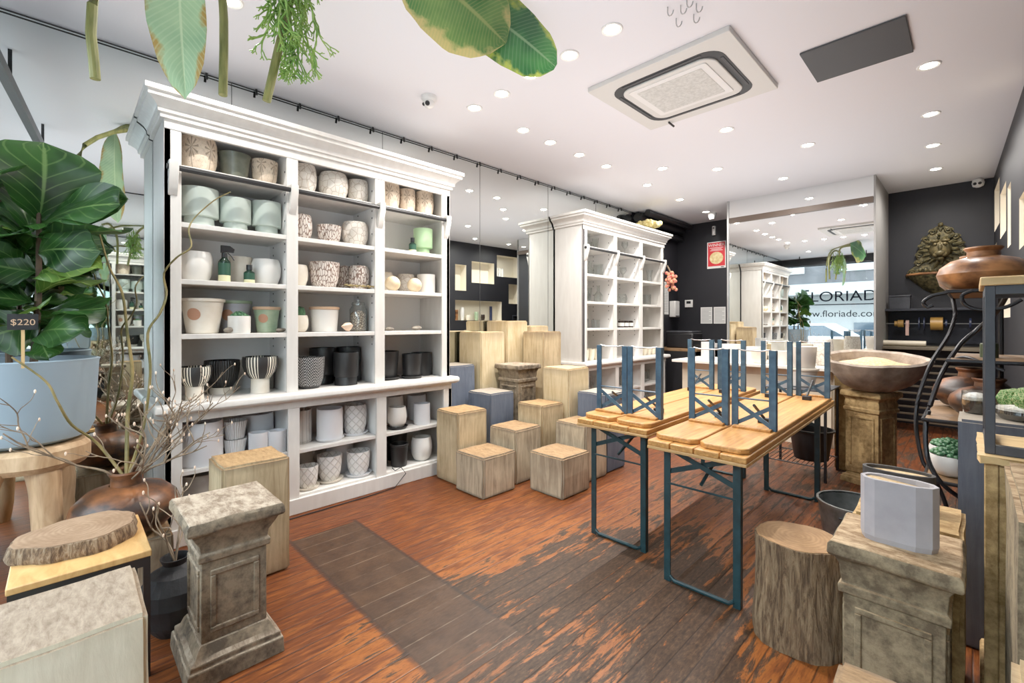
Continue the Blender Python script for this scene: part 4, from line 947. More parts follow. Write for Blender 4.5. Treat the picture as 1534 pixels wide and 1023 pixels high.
# cactus bowls on the slate plinth
def terrarium(label, x, y, r, h, fill, cac):
    t = thing('terrarium_bowl', label, 'terrarium', (x,y,.983))
    link('glass_bowl', MB().lathe([(0,0), (r*.8,0), (r,h*.4), (r*.97,h)], 28), MT['glass'], t)
    link('dark_soil', MB().lathe([(0,.004), (r*.78,.004), (r*.96,h*.4), (r*.94,h*.6), (0,h*.62)], 28), MT['soil'], t)
    link('gravel', MB().lathe([(r*.94,h*.6), (r*.93,h*.75), (r*.5,h*.9), (0,h*.95)], 28), MT[fill], t)
    for cx, cy, cr in cac: link('cactus', MB().lathe([(0,h*.7), (cr*.8,h*.72), (cr,h*.72+cr*.6), (cr*.75,h*.72+cr*1.2), (0,h*.72+cr*1.45)], 28, c=(cx,cy,0), f=lambda a, z_: 1+.06*math.cos(a*14)), MT['cactus'], t)
terrarium('small glass bowl with white gravel at the edge of the slate plinth', .012,3.0,.05,.10,'gravel',[])
terrarium('larger glass bowl planted with two round cacti on the slate plinth', .175,2.94,.112,.065,'gravel',[(.02,-.035,.074), (-.045,.055,.055)])
# wrought iron stand
t = thing('iron_plant_stand', 'black wrought iron shelf stand with curved legs and scroll feet', 'plant stand', (0,0,0)); M = MT['iron']
tiers = ((1.585,-.10,3.56,4.42), (1.19,-.10,3.62,4.38), (.855,-.20,3.5,4.36), (.50,-.20,3.55,4.2))
for z_, x_, ya, yb in tiers:
    xe = wx(4.4)-.02
    link('shelf', MB().box(x_+.01, xe-.01, ya+.01, yb-.01, z_-.018, z_), MT['shelfwood'], t)
    link('shelf_edge', MB().tube([(xe,ya,z_-.01), (x_,ya,z_-.01), (x_,yb,z_-.01), (xe,yb,z_-.01)], .011, 8), M, t)
def smooth(pts, n=5):
    out = []; P = [Vector(p) for p in pts]
    for i in range(len(P)-1):
        a, b_, c, d = P[max(i-1,0)], P[i], P[i+1], P[min(i+2,len(P)-1)]
        for k in range(n):
            u = k/n; out.append(.5*((2*b_)+(-a+c)*u+(2*a-5*b_+4*c-d)*u*u+(-a+3*b_-3*c+d)*u**3))
    return out+[P[-1]]
link('leg', MB().tube(smooth([(.14,3.6,1.58), (.10,3.76,1.47), (.03,3.86,1.37), (-.05,3.83,1.27), (-.12,3.74,1.12), (-.17,3.67,.94), (-.195,3.62,.78), (-.185,3.58,.62), (-.15,3.55,.53), (-.10,3.56,.46), (-.03,3.6,.40), (.03,3.6,.36), (.05,3.58,.30), (.0,3.57,.27), (-.03,3.57,.31), (.0,3.57,.34)]), .0125, 8), M, t)
link('leg', MB().tube(smooth([(-.10,4.40,1.585), (-.085,4.36,1.48), (-.09,4.33,1.41), (-.12,4.29,1.3), (-.2,4.23,1.12), (-.255,4.17,.91), (-.27,4.14,.78), (-.265,4.12,.64), (-.235,4.1,.47), (-.18,4.09,.38), (-.12,4.09,.2), (-.1,4.09,.0)]), .012, 8), M, t)
link('foot', MB().tube(smooth([(-.03,3.6,.40), (-.08,3.6,.2), (-.06,3.58,.06), (.0,3.57,.014), (.05,3.57,.05), (.02,3.57,.1)]), .014, 8), M, t)
for x, y in ((.13,4.36), (.26,4.36)): link('rear_post', MB().tube([(x,y,0), (x,y,1.6)], .014, 8), M, t)
for sc_t in (MB().tube(smooth([(-.10,3.56,1.57), (-.16,3.56,1.555), (-.2,3.56,1.52), (-.185,3.56,1.49), (-.16,3.56,1.5)]), .010, 8), MB().tube(smooth([(.0,3.55,1.575), (-.04,3.55,1.55), (-.03,3.55,1.5), (.03,3.55,1.47), (.12,3.55,1.48), (.18,3.55,1.52)]), .010, 8), MB().tube(smooth([(-.09,3.79,1.17), (-.03,3.7,1.20), (.05,3.62,1.17), (.12,3.6,1.14)]), .009, 8)): link('scroll', sc_t, M, t)
def jar(label, x, y, z, r, h, mat='antique', nk=.36, name='pottery_jar', group='squat brown pottery jars'):
    t = thing(name, label, 'jar', (x,y,z), 0, group)
    link('body', MB().lathe([(0,0), (r*.35,0), (r*.72,h*.10), (r*.95,h*.32), (r,h*.5), (r*.93,h*.7), (r*.7,h*.9), (r*nk*1.05,h)], 36), MT[mat], t)
    link('neck', MB().lathe([(r*nk,h*.985), (r*nk*.95,h*1.15), (r*nk*1.15,h*1.24), (r*nk*1.12,h*1.28), (r*nk*.85,h*1.26), (r*nk*.8,h)], 28), MT[mat], t)
    return t
jar('squat tan pottery jar at the front of the iron stand top shelf', .045,3.85,1.586,.205,.20,'antique2')
jar('squat tan pottery jar behind the other on the iron stand top shelf', .01,4.23+.09,1.586,.18,.20,'antique2')
jar('brown pottery jar at the front of the iron stand lower shelf', .065,3.70,.857,.17,.18)
jar('brown pottery jar at the back of the iron stand lower shelf', .0,4.08,.857,.19,.20)
for y, x, l in ((3.72,-.09,'white bowl of green succulents, front one on the lowest iron shelf'), (3.98,-.10,'white bowl of green succulents, rear one on the lowest iron shelf')):
    t = thing('succulent_bowl', l, 'potted plant', (x,y,.501), 0, 'white bowls of succulents')
    link('bowl', shell(MB(), PF['bowl'], .10, .12, th=.006), MT['p_white'], t)
    s_ = MB()
    for k in range(46):
        a, q = k*2.4, .085*math.sqrt(k/46); s_.ball((q*math.cos(a), q*math.sin(a), .12+.03*(1-k/46)+.01*rnd.random()), .019, 1, 1, .7, 6, 5)
    link('succulents', s_, MT['succ'], t)
box_ = tag(link('small_green_tin', MB().lathe([(0,0), (.04,0), (.04,.08), (.036,.085), (0,.085)], 20), mott('dark_green_tin', (.03,.05,.02), (.07,.09,.04), 10, .4), loc=(.07,3.95,1.191)), 'small dark green tin under the top shelf of the iron stand', 'tin')

# ------------------------------------------------------------------ back right wall
t = thing('ribbon_shelf', 'dark navy wall shelving with a ribbon rod and slatted racks', 'shelf unit', (0,0,0)); M = MT['navy']
dk = plain('dark_shelf_edge', (.025,.026,.035), .4)
link('top_board', MB().box(-.90,.16,8.02,YB,1.555,1.585), dk, t, bevel=.003)
link('back_panel', MB().box(-.88,.16,8.37,8.395,1.12,1.555), plain('blue_black_panel', (.008,.010,.022), .5), t)
link('side_panel', MB().box(-.90,-.875,8.02,YB,0,1.555), dk, t); link('side_panel', MB().box(.135,.16,8.02,YB,0,1.555), dk, t)
link('worktop', MB().box(-.90,.16,7.75,YB,1.05,1.085), plain('worn_worktop', (.16,.13,.09), .5), t, bevel=.003)
link('ribbon_rod', MB().tube([(-.86,8.15,1.385), (.14,8.15,1.385)], .006, 8), MT['steel'], t)
for k in range(10): link('slat', MB().box(-.875,.135,7.78,7.80,.12+.09*k,.145+.09*k), plain('slat_edge', (.10,.075,.05), .5) if k == 0 else bpy.data.materials['slat_edge'], t, bevel=.002)
link('base_panel', MB().box(-.875,.135,8.36,8.39,0,1.05), dk, t)
for x, r, w_, mt, lb in ((-.74,.035,.03,'ribbon1','thin gold ribbon spool at the left of the rod'), (-.69,.05,.06,'ribbon1','gold ribbon spool second on the rod'), (-.62,.045,.035,'ribbon2','pink ribbon spool with a hanging tail'),
                     (-.50,.085,.012,'ribbon3','large navy ribbon disc in the middle of the rod'), (-.45,.08,.012,'ribbon3','second navy ribbon disc beside the wide gold spool'), (-.33,.085,.12,'ribbon1','wide gold ribbon spool on the rod'), (-.24,.05,.02,'ribbon3','narrow navy spool right of the wide gold spool'), (-.02,.07,.02,'ribbon3','navy ribbon disc at the right of the rod')):
    m = MB().loft([[(xx, rr*math.cos(a*PI/12), rr*math.sin(a*PI/12)) for a in range(24)] for xx, rr in ((-w_/2,.008), (-w_/2,r), (w_/2,r), (w_/2,.008), (-w_/2,.008))], True, False, False)
    if 'tail' in lb: m.box(-.017,.017,-r-.004,-r,-.16,0)
    tag(link('ribbon_spool', m, MT[mt], loc=(x,8.15,1.385)), lb, 'ribbon spool', 'ribbon spools on the rod')
t = thing('metal_box', 'dark grey metal box with a clasp on the ribbon shelf', 'box', (-.70,8.17,1.586))
link('body', MB().box(-.11,.11,-.07,.07,0,.16), MT['gunmetal'], t, bevel=.005); link('lid', MB().box(-.115,.115,-.075,.075,.16,.185), MT['gunmetal'], t, bevel=.005); link('handle', MB().tube([(-.06,0,.185), (-.05,0,.205), (.05,0,.205), (.06,0,.185)], .005, 6), MT['iron'], t)
tag(link('paper_roll', MB().tube([(-.88,7.9,1.125), (-.42,7.9,1.125)], .036, 16), MT['counter']), 'roll of kraft paper lying on the worktop under the ribbons', 'paper roll')
tag(link('paper_roll', MB().tube([(-.86,8.02,1.12), (-.50,8.0,1.12)], .032, 16), MT['p_green']), 'green tipped roll behind the kraft paper roll', 'paper roll')
# lion mask fountain
t = thing('wall_fountain', 'verdigris bronze lion mask wall fountain with a half bowl', 'wall fountain', (-.30,YB,1.75))
poly = [(-.36,.27), (-.34,.36), (-.27,.42), (-.24,.50), (-.26,.58), (-.22,.66), (-.20,.76), (-.13,.84), (-.09,.92), (0,.97), (.09,.92), (.13,.84), (.20,.76), (.22,.66), (.26,.58), (.24,.50), (.27,.42), (.34,.36), (.36,.27)]
bp = MB().loft([[(x, -.005, z_) for x, z_ in poly], [(x*.97, -.045, .6+(z_-.6)*.98) for x, z_ in poly]]); link('backplate', bp, MT['bronze'], t, bevel=.008)
mk = MB().ball((0,-.10,.62), .085, 1, .9, 1.15, 16, 12).ball((0,-.175,.57), .042, 1.1, .9, .8).ball((0,-.18,.635), .022, .8, .8, 1.8).ball((-.036,-.165,.665), .018).ball((.036,-.165,.665), .018).ball((-.04,-.15,.70), .026, 1.3, 1, .7).ball((.04,-.15,.70), .026, 1.3, 1, .7).ball((-.03,-.17,.555), .026).ball((.03,-.17,.555), .026).ball((0,-.15,.515), .028, 1.1, 1, .8)
bmesh.ops.scale(mk.bm, vec=(1.3,1.25,1.25), verts=mk.bm.verts, space=Matrix.Translation((0,.05,-.61))); mk.shift((0,-.035,0)); link('lion_face', mk, MT['bronze2'], t)
mane = MB()
for k in range(18):
    a = k/18*2*PI; q = .125+.03*(k % 2); ca_, sa_ = math.cos(a), math.sin(a); mane.tube([(q*.8*ca_, -.09, .62+q*sa_), (q*1.2*ca_+.01*sa_, -.085, .62+q*1.25*sa_), (q*1.45*ca_+.03*sa_, -.06, .62+q*1.5*sa_-.01)], [.022,.02,.008], 6)
for s_ in (-1, 1):
    for x, z_, r in ((.30,.33,.05), (.245,.46,.045), (.24,.57,.035), (.215,.68,.035), (.17,.78,.04), (.10,.87,.04)):
        mane.tube([(s_*(x-.02+r*(1-k/16)*math.cos(k*.8)), -.055-.002*k, z_+r*(1-k/16)*math.sin(k*.8)) for k in range(13)], .011, 5)
mane.tube([(-.05,-.06,.86), (-.03,-.07,.93), (0,-.06,.88), (.03,-.07,.93), (.05,-.06,.86)], .014, 6).ball((0,-.06,.96), .028)
for k in range(9): mane.ball((-.2+.05*k, -.06, .37-.02*math.sin(k/8*PI)), .026, 1, .8, 1, 7, 5)
link('scrollwork', mane, MT['bronze'], t)
bw = MB(); rg = []
for z_, q in ((.30,.34), (.27,.33), (.2,.27), (.1,.17), (.04,.08)):
    rg.append([(q*math.cos(PI+a*PI/14), q*.62*math.sin(PI+a*PI/14), z_) for a in range(15)])
bw.loft(rg[::-1]); link('half_bowl', bw, MT['bronze'], t)
lip = MB(); lip.tube([(.345*math.cos(PI+a*PI/14), .345*.62*math.sin(PI+a*PI/14)-.0, .305) for a in range(15)], .017, 8); link('bowl_lip', lip, MT['antique2'], t)

# ------------------------------------------------------------------ back counter, left corner
t = thing('service_counter', 'cream fronted counter with white top before the mirrored column', 'counter', (0,0,0))
link('worktop', MB().box(-2.88,-1.05,5.9,6.75,.865,.90), MT['counterwhite'], t, bevel=.004)
link('front_panel', MB().box(-2.80,-1.1,6.05,6.09,0,.865), MT['counter'], t)
for x in (-2.78, -1.1): link('side_panel', MB().box(x-.02,x+.02,6.09,6.72,0,.865), MT['counter'], t)
for x, y, r, h, st, mt, lb in ((-2.48,6.12,.085,.24,'straight','p_ribw','tall ribbed white pot at the left end of the counter'), (-2.20,6.15,.115,.22,'straight','p_white','wide white cylinder pot second on the counter'), (-1.98,6.3,.10,.19,'straight','p_white','white cylinder pot behind the second on the counter'),
                           (-1.84,6.08,.095,.17,'cup','p_cream','low cream pot third on the counter'), (-1.64,6.1,.10,.16,'straight','p_white','low white pot fourth on the counter'), (-1.42,6.18,.11,.25,'taper','p_cream','tall cream flared pot fifth on the counter'), (-1.22,6.3,.1,.30,'round','p_crack','tan round pot at the right end of the counter')):
    pot(lb, st, x, y, .9005, r, h, mt, group='pots on the service counter')
t = thing('wire_rack', 'thin black metal rack with a wire shelf behind the tables', 'rack', (0,0,0))
for x in (-1.38,-.90):
    for y in (4.72,5.22): link('leg', MB().box(x-.01,x+.01,y-.01,y+.01,0,.79), MT['black'], t)
link('top_shelf', MB().box(-1.40,-.88,4.70,5.24,.79,.80), MT['gunmetal'], t)
wr = MB()
for k in range(14): wr.tube([(-1.38+.037*k,4.72,.13), (-1.38+.037*k,5.22,.13)], .0035, 4)
wr.tube([(-1.38,4.72,.126), (-.9,4.72,.126)], .006, 6).tube([(-1.38,5.22,.126), (-.9,5.22,.126)], .006, 6); link('wire_shelf', wr, MT['black'], t)
t = thing('black_bucket', 'black plastic bucket on the wire rack shelf', 'bucket', (-1.06,4.97,.135))
link('body', shell(MB(), [(.78,0),(1,1)], .175, .27, th=.006, floor=.06), MT['p_black'], t); link('rim', MB().lathe([(.172,.262), (.188,.264), (.188,.277), (.17,.277)], 32), MT['p_black'], t)
pot('white flared pot on the rack carrying a second white pot', 'taper', -1.13,4.98,.801,.125,.17,'p_white',rim='p_cream',group='stacked white pots')
pot('white cylinder pot stacked on top of the flared pot on the rack', 'slight', -1.13,4.98,.973,.115,.20,'p_white',group='stacked white pots')
t = thing('printer_desk', 'dark desk with shelves in the far left corner', 'desk', (0,0,0))
link('desk_top', MB().box(-3.95,-3.1,7.2,8.38,.93,.96), MT['shelfwood'], t); 
for y in (7.22, 8.35): link('side_panel', MB().box(-3.93,-3.12,y-.015,y+.015,0,.93), MT['black'], t)
link('shelf', MB().box(-3.93,-3.12,7.235,8.335,.5,.52), MT['black'], t)
t = thing('printer', 'black office printer on the corner desk', 'printer', (-3.55,7.75,.961))
link('body', MB().box(-.24,.24,-.2,.2,0,.26), MT['printer'], t, bevel=.02); link('paper_tray', MB().box(.12,.34,-.14,.14,.06,.075), MT['printer'], t); link('lid', MB().box(-.24,.22,-.2,.2,.262,.29), MT['gunmetal'], t, bevel=.008)
tag(link('paper_stack', MB().box(-.16,.16,-.11,.11,0,.07), MT['paper'], loc=(-3.28,8.2,.961), bevel=.003), 'stack of paper trays beside the printer', 'paper stack')
t = thing('wooden_crate', 'brown wooden crate on the shelf under the printer', 'crate', (-3.4,7.6,.521))
for k in range(3): link('slat', MB().box(-.2,.2,-.16,.16,.02+.1*k,.10+.1*k), MT['shelfwood'], t, bevel=.004)
cb = MB()
for k in range(7): cb.tube(smooth([(rnd.uniform(-.15,.15), rnd.uniform(-.1,.1), rnd.uniform(.0,.4)) for q in range(6)]), .006, 5)
tag(link('cable_tangle', cb, MT['paper'], loc=(-3.02,7.08,.02)), 'tangle of pale cables beside the corner desk', 'cable')
def wall_item(name, label, cat, x, y, z, rz=0): return thing(name, label, cat, (x,y,z), rz)
t = wall_item('paper_dispenser', 'white paper towel dispenser on the back wall corner', 'dispenser', XL, 8.14, 1.50, PI/2)
link('cover', MB().box(-.09,.09,-.12,0,0,.30), MT['plastic'], t, bevel=.012); link('slot', MB().box(-.07,.07,-.122,-.11,.01,.03), MT['ventgrey'], t)
t = wall_item('thermostat', 'white wall thermostat with a dark screen', 'thermostat', -3.755, YB, 1.755)
link('plate', MB().box(-.075,.075,-.025,0,-.07,.07), MT['plastic'], t, bevel=.006); link('screen', MB().box(-.04,.04,-.028,-.024,.0,.045), MT['black'], t)
t = wall_item('wall_sensor', 'small white motion sensor above the red poster', 'sensor', -3.285, YB, 3.06)
link('body', MB().box(-.03,.03,-.05,0,-.085,.085), MT['plastic'], t, bevel=.014); link('lens', MB().ball((0,-.05,.045), .014), MT['black'], t)
t = wall_item('award_poster', 'red WINNER award poster with a gold medal picture', 'poster', -3.25, YB, 2.62)
link('sheet', MB().box(-.165,.165,-.006,0,-.24,.24), MT['paper'], t); link('red_field', MB().box(-.15,.15,-.008,-.005,-.20,.225), MT['red'], t)
link('medal', MB().loft([[(.12*math.cos(a*PI/16), yy, -.055+.11*math.sin(a*PI/16)) for a in range(32)] for yy in (-.011, -.007)]), MT['gold'], t)
text('WINNER', .072, MT['paper'], t, (0,-.0095,.155), (PI/2,0,0), align='CENTER')
link('small_print', MB().box(-.12,.12,-.0095,-.007,.125,.133).box(-.09,.09,-.0095,-.007,.10,.108).box(-.11,.11,-.0095,-.007,.078,.086), MT['paper'], t)
link('footer_mark', MB().box(.08,.13,-.0085,-.005,-.228,-.214), MT['ink'], t)
for x, lb, w_ in ((-3.43,'printed notice sheet on the dark wall, left of two',.21), (-3.195,'printed notice sheet on the dark wall, right of two',.21)):
    t = wall_item('notice_sheet', lb, 'notice', x, YB, 1.53); link('sheet', MB().box(-w_/2,w_/2,-.004,0,-.15,.15), MT['paper'], t)
    ln = MB()
    for k in range(11): ln.box(-w_/2+.02, w_/2-.02-.04*(k % 3 == 2), -.0055, -.004, .115-.024*k, .123-.024*k)
    link('printed_lines', ln, MT['greyink'], t)
t = thing('notice_sheet', 'narrow price list sheet on the side wall beyond the glassware cabinet', 'notice', (XL,7.9,1.85))
link('sheet', MB().box(0,.004,-.12,.12,-.30,.30), MT['paper'], t); ln = MB()
for k in range(18): ln.box(.004,.0055,-.10,.09,.26-.03*k,.268-.03*k)
link('printed_lines', ln, MT['greyink'], t)
# little things in the recess, seen through the mirror
for y, h, r, mt, lb in ((6.42,.24,.04,'antique2','amber vase in the long wall recess'), (6.58,.30,.05,'paper','white boxed candle in the long wall recess'), (6.75,.12,.06,'p_cream','cream cup in the long wall recess'), (7.0,.2,.05,'p_greenold','green vase in the long wall recess'), (7.2,.14,.05,'darkjar','dark jar in the long wall recess'), (7.45,.34,.035,'ribbon3','tall blue bottle in the long wall recess')):
    pot(lb, 'egg' if r > .045 else 'straight', wx(y)+.11, y, 1.452, r, h, mt, cat='ornament', name='small_vase', group='ornaments in the long recess')
for k in range(3):
    tag(link('white_figurine', MB().lathe([(0,0), (.04,0), (.03,.05), (.045,.12), (.03,.17), (.035,.2), (0,.22)], 14), MT['p_white'], loc=(wx(7.6)+.08,7.62+.09*k,2.532)), 'white figurine in the upper recess, %s of three' % ON[k], 'figurine', 'white figurines in the upper recess')

# ------------------------------------------------------------------ left foreground
t = thing('side_table', 'small black framed side table with honey wood top', 'side table', (-2.52,.055,0))
hx, hy = .235, .195
link('tabletop', MB().box(-hx,hx,-hy,hy,.475,.50), MT['honey'], t, bevel=.004)
link('apron', MB().box(-hx+.004,hx-.004,-hy+.004,-hy+.026,.44,.475).box(-hx+.004,hx-.004,hy-.026,hy-.004,.44,.475).box(-hx+.004,-hx+.026,-hy+.026,hy-.026,.44,.475).box(hx-.026,hx-.004,-hy+.026,hy-.026,.44,.475), MT['black'], t)
for sx in (-1, 1):
    for sy in (-1, 1): link('leg', MB().box(sx*(hx-.015)-.011, sx*(hx-.015)+.011, sy*(hy-.015)-.011, sy*(hy-.015)+.011, 0, .44), MT['black'], t)
t = thing('wood_slice', 'oval slice of tree trunk with bark edge on the side table', 'wood slice', (-2.565,.045,.5005), .12)
ef = lambda a, z_: 1+.05*math.sin(3*a+.5)+.03*math.sin(8*a)+.012*math.sin(23*a)
link('bark', MB().lathe([(0,0), (.178,0), (.182,.015), (.172,.055), (.165,.058)], 72, sx=.92, sy=1.08, f=ef), MT['bark2'], t)
link('sawn_top', MB().lathe([(.168,.055), (.167,.0595), (0,.0605)], 72, sx=.92, sy=1.08, f=ef), MT['cut2'], t)
# faceted black vase with twigs
t = thing('faceted_vase', 'matte black hammered vase on the floor beside the side table', 'vase', (-2.565,.365,0))
link('body', MB().lathe([(0,0), (.075,0), (.115,.06), (.143,.15), (.135,.21), (.095,.265), (.055,.285)], 22, f=lambda a, z_: 1+.02*math.sin(a*7+z_*60)), MT['facet'], t, ang=8)
link('neck', MB().lathe([(.056,.283), (.045,.30), (.058,.33), (.052,.33), (.04,.30), (.04,.27)], 20), MT['facet'], t)
def join(a, b_):
    a.mark(0); me = bpy.data.meshes.new('tmp'); b_.bm.to_mesh(me); b_.bm.free(); a.bm.from_mesh(me); bpy.data.meshes.remove(me); a.mark(1); return a
def twig(mb, pts, r0, r1, n=5):
    p = smooth(pts, n); k = len(p); mb.tube(p, [r0+(r1-r0)*i/(k-1) for i in range(k)], 6); return p
def branch(mb, bud, start, d, L, r, depth, R):
    p = Vector(start); pts = [p.copy()]; d = Vector(d).normalized()
    for k in range(5):
        d = (d + Vector((R.uniform(-.35,.35), R.uniform(-.35,.35), R.uniform(-.25,.3)))).normalized(); p = p + d*L/5; pts.append(p.copy())
    twig(mb, pts, r, r*.5, 3)
    if depth:
        for k in (2, 3, 4):
            dd = (d + Vector((R.uniform(-1,1), R.uniform(-1,1), R.uniform(-.3,.8)))).normalized(); branch(mb, bud, pts[k], dd, L*.5, r*.6, depth-1, R)
    else: bud.ball(pts[-1], .0055, .8, .8, 1.7, 6, 5)
R2 = random.Random(11)
tw, bd = MB(), MB()
for e in ((-.02,.06,.72), (-.06,.10,.66), (-.10,-.02,.62), (-.03,-.04,.58)):
    branch(tw, bd, (0,0,.29), (e[0]-.06, e[1], .55), .34, .005, 1, R2)
t = thing('twig_bunch', 'bare budding twigs standing in the black hammered vase', 'twigs', (-2.565,.365,.01))
link('stems', join(tw, bd), [MT['twig'], MT['shell']], t)
# block, antique jar and its branches
block('grey stone block under the antique jar', -3.40,-2.98,.06,.42,.28,'crate_grey',group=GB)
jar('large antique brown jar holding tall bare branches', -3.17,.24,.282,.235,.26,'antique',.29)
tw, bd = MB(), MB()
Z0 = .62
for k in range(11):
    a = R2.uniform(-.9,2.2); branch(tw, bd, (-3.17+.03*math.cos(a), .24+.03*math.sin(a), .56), (.75*math.cos(a), .75*math.sin(a), R2.uniform(.6,1.4)), R2.uniform(.35,.6), .006, 2 if k < 7 else 1, R2)
gm = MB()
twig(gm, [(-3.17,.24,.56), (-3.24,.25,.9), (-3.24,.27,1.12), (-3.26,.25,1.34), (-3.28,.23,1.56), (-3.32,.18,1.7), (-3.36,.14,1.89)], .010, .004)
twig(gm, [(-3.17,.24,.56), (-3.19,.31,.82), (-3.17,.34,1.12), (-3.18,.33,1.34), (-3.2,.385,1.45), (-3.24,.42,1.56), (-3.25,.41,1.68), (-3.2,.46,1.77), (-3.2,.53,1.84), (-3.27,.53,1.95), (-3.31,.57,2.04), (-3.27,.66,2.15), (-3.20,.73,2.20)], .008, .003)
twig(gm, [(-3.17,.24,.56), (-3.24,.13,.76), (-3.15,.03,.89), (-3.08,-.02,1.02), (-3.1,-.06,1.12), (-3.12,-.17,1.24)], .008, .004)
t = thing('branch_arrangement', 'tall bare magnolia and curly willow branches in the antique jar', 'branches', (0,0,0))
link('twigs', join(tw, bd), [MT['twig'], MT['shell']], t); link('willow_stems', gm, MT['twig_green'], t)
# rustic stool and the fig
t = thing('rustic_stool', 'rustic stool of peeled timber with fat splayed legs', 'stool', (-3.46,-.15,0))
link('seat', MB().lathe([(0,.66), (.25,.66), (.275,.69), (.275,.755), (.25,.778), (0,.78)], 26, f=lambda a, z_: 1+.05*math.sin(a*3)+.03*math.sin(a*7)), MT['rawwood'], t)
for dx, dy in ((.235,-.13), (.19,.085), (-.2,.13), (-.18,-.2)):
    link('leg', MB().tube(smooth([(dx*.82,dy*.82,.70), (dx*1.0,dy*1.02,.55), (dx*1.12,dy*1.1,.3), (dx*1.32,dy*1.32,.0)], 4), [.075,.075,.07,.066,.062,.062,.06,.058,.056,.055,.054,.054,.054], 14).noisy(.012, 5, dx*9), MT['rawwood'], t)
t = thing('potted_fiddle_leaf_fig', 'large fiddle leaf fig in a pale blue grey planter on the rustic stool', 'potted plant', (-3.46,-.15,.7805))
link('planter', MB().lathe([(0,0), (.20,0), (.255,.025), (.278,.08), (.295,.41), (.30,.425), (.285,.43), (.275,.39), (0,.38)], 48), MT['potblue'], t)
link('soil', MB().lathe([(.276,.39), (.15,.40), (0,.405)], 24), MT['soil'], t)
st = MB(); st.tube([(.06,.04,.38), (.06,.06,.8), (.09,.06,1.2)], [.017,.014,.009], 8).tube([(-.06,-.05,.38), (-.07,-.06,.8), (-.04,-.08,1.25)], [.015,.012,.008], 8); link('stem', st, MT['trunk'], t)
FP = [(0,.06), (.06,.2), (.2,.5), (.38,.68), (.5,.78), (.65,.97), (.78,1), (.9,.8), (.97,.45), (1,.04)]
O = Vector((-3.46,-.15,.7805)); f1, f2 = MB(), MB(); Rf = random.Random(5)
view = Vector((.75,.0,.45))
big = [((-3.39,-.09,1.93),(-3.30,-.07,2.31),.34,0), ((-3.40,-.12,1.86),(-3.44,-.26,2.24),.24,0), ((-3.38,-.08,1.90),(-2.99,.20,1.99),.26,0), ((-3.39,-.09,1.84),(-2.98,.21,1.86),.22,0), ((-3.39,-.09,1.76),(-3.08,.13,1.76),.21,0),
       ((-3.39,-.09,1.62),(-3.07,.13,1.67),.19,1), ((-3.39,-.09,1.55),(-3.10,.10,1.58),.20,1), ((-3.40,-.10,1.66),(-3.42,-.34,1.70),.27,0), ((-3.40,-.10,1.5),(-3.36,-.33,1.53),.25,0), ((-3.38,-.08,1.46),(-3.07,.15,1.47),.19,0),
       ((-3.39,-.09,1.40),(-3.34,-.26,1.33),.21,0), ((-3.39,-.09,1.33),(-3.10,.08,1.36),.18,0), ((-3.38,-.08,1.92),(-3.10,.24,2.04),.20,0), ((-3.40,-.12,1.78),(-3.38,-.28,1.95),.26,0), ((-3.36,-.08,1.30),(-3.22,-.05,1.22),.11,0),
       ((-3.42,-.1,1.95),(-3.62,.05,2.15),.26,0), ((-3.42,-.1,1.8),(-3.72,.1,1.9),.26,0), ((-3.45,-.12,1.6),(-3.75,.0,1.65),.25,0), ((-3.45,-.15,1.5),(-3.62,-.42,1.6),.25,0), ((-3.42,-.12,1.42),(-3.66,.08,1.4),.22,0)]
for a, b_, w_, y_ in big:
    a, b_ = Vector(a)-O, Vector(b_)-O
    (f2 if y_ else f1).leaf(a, b_, w_*1.22, view+Vector((Rf.uniform(-.5,.5), Rf.uniform(-.7,.5), Rf.uniform(-.3,.7))), FP, Rf.uniform(-.02,.14), Rf.uniform(.05,.28), 14, 8, .016, Rf.random()*6)
for k in range(34):
    h = Rf.uniform(.5,1.32); an = Rf.uniform(0,2*PI); q = Rf.uniform(.22,.36)
    a = Vector((.0,-.0,h)); b_ = a+Vector((q*math.cos(an), q*math.sin(an), Rf.uniform(-.05,.16)))
    (f2 if k % 9 == 0 else f1).leaf(a, b_, q*Rf.uniform(.55,.75), Vector((.5,-.1,.7))+Vector((Rf.uniform(-.6,.6), Rf.uniform(-.6,.6), Rf.uniform(-.3,.2))), FP, Rf.uniform(0,.14), Rf.uniform(.05,.25), 12, 8, .014, k)
link('foliage', f1, MT['fig'], t); link('young_foliage', f2, MT['figy'], t)
t = thing('price_sign', 'small dark price sign on a wooden stake in the fig planter', 'price sign', (-3.13,-.135,1.185), math.radians(93))
link('stake', MB().box(-.006,.006,-.003,.003,0,.20), MT['lightwood'], t); link('board', MB().box(-.05,.05,-.007,-.003,.18,.255), MT['black'], t)
text('$220', .040, MT['rimtan'], t, (0,-.0085,.203), (PI/2,0,0), align='CENTER')

# ------------------------------------------------------------------ hanging leaves
BP = [(0,.12), (.08,.55), (.2,.85), (.4,1), (.65,.98), (.85,.75), (.95,.42), (1,.06)]
def banana(label, stem, base, tip, w_, nrm, mat, arch=.05, fold=-.12):
    t = thing('banana_leaf', label, 'banana leaf', stem[0], 0, 'banana leaves hung from the ceiling'); o = Vector(stem[0])
    link('stalk', MB().tube(smooth([Vector(p)-o for p in stem], 4), .019, 10), MT['stalk'], t)
    link('blade', MB().leaf(Vector(base)-o, Vector(tip)-o, w_, nrm, BP, arch, fold, 18, 8, .012, w_*30), MT[mat], t)
banana('narrow grey-green banana leaf hanging straight down before the pot cabinet', [(-2.55,.55,2.50), (-2.56,.55,2.99), (-2.47,.45,3.215), (-2.35,.345,3.18)], (-2.345,.34,3.16), (-2.31,.365,2.335), .215, (.75,-.45,.1), 'banana3', .02, .35)
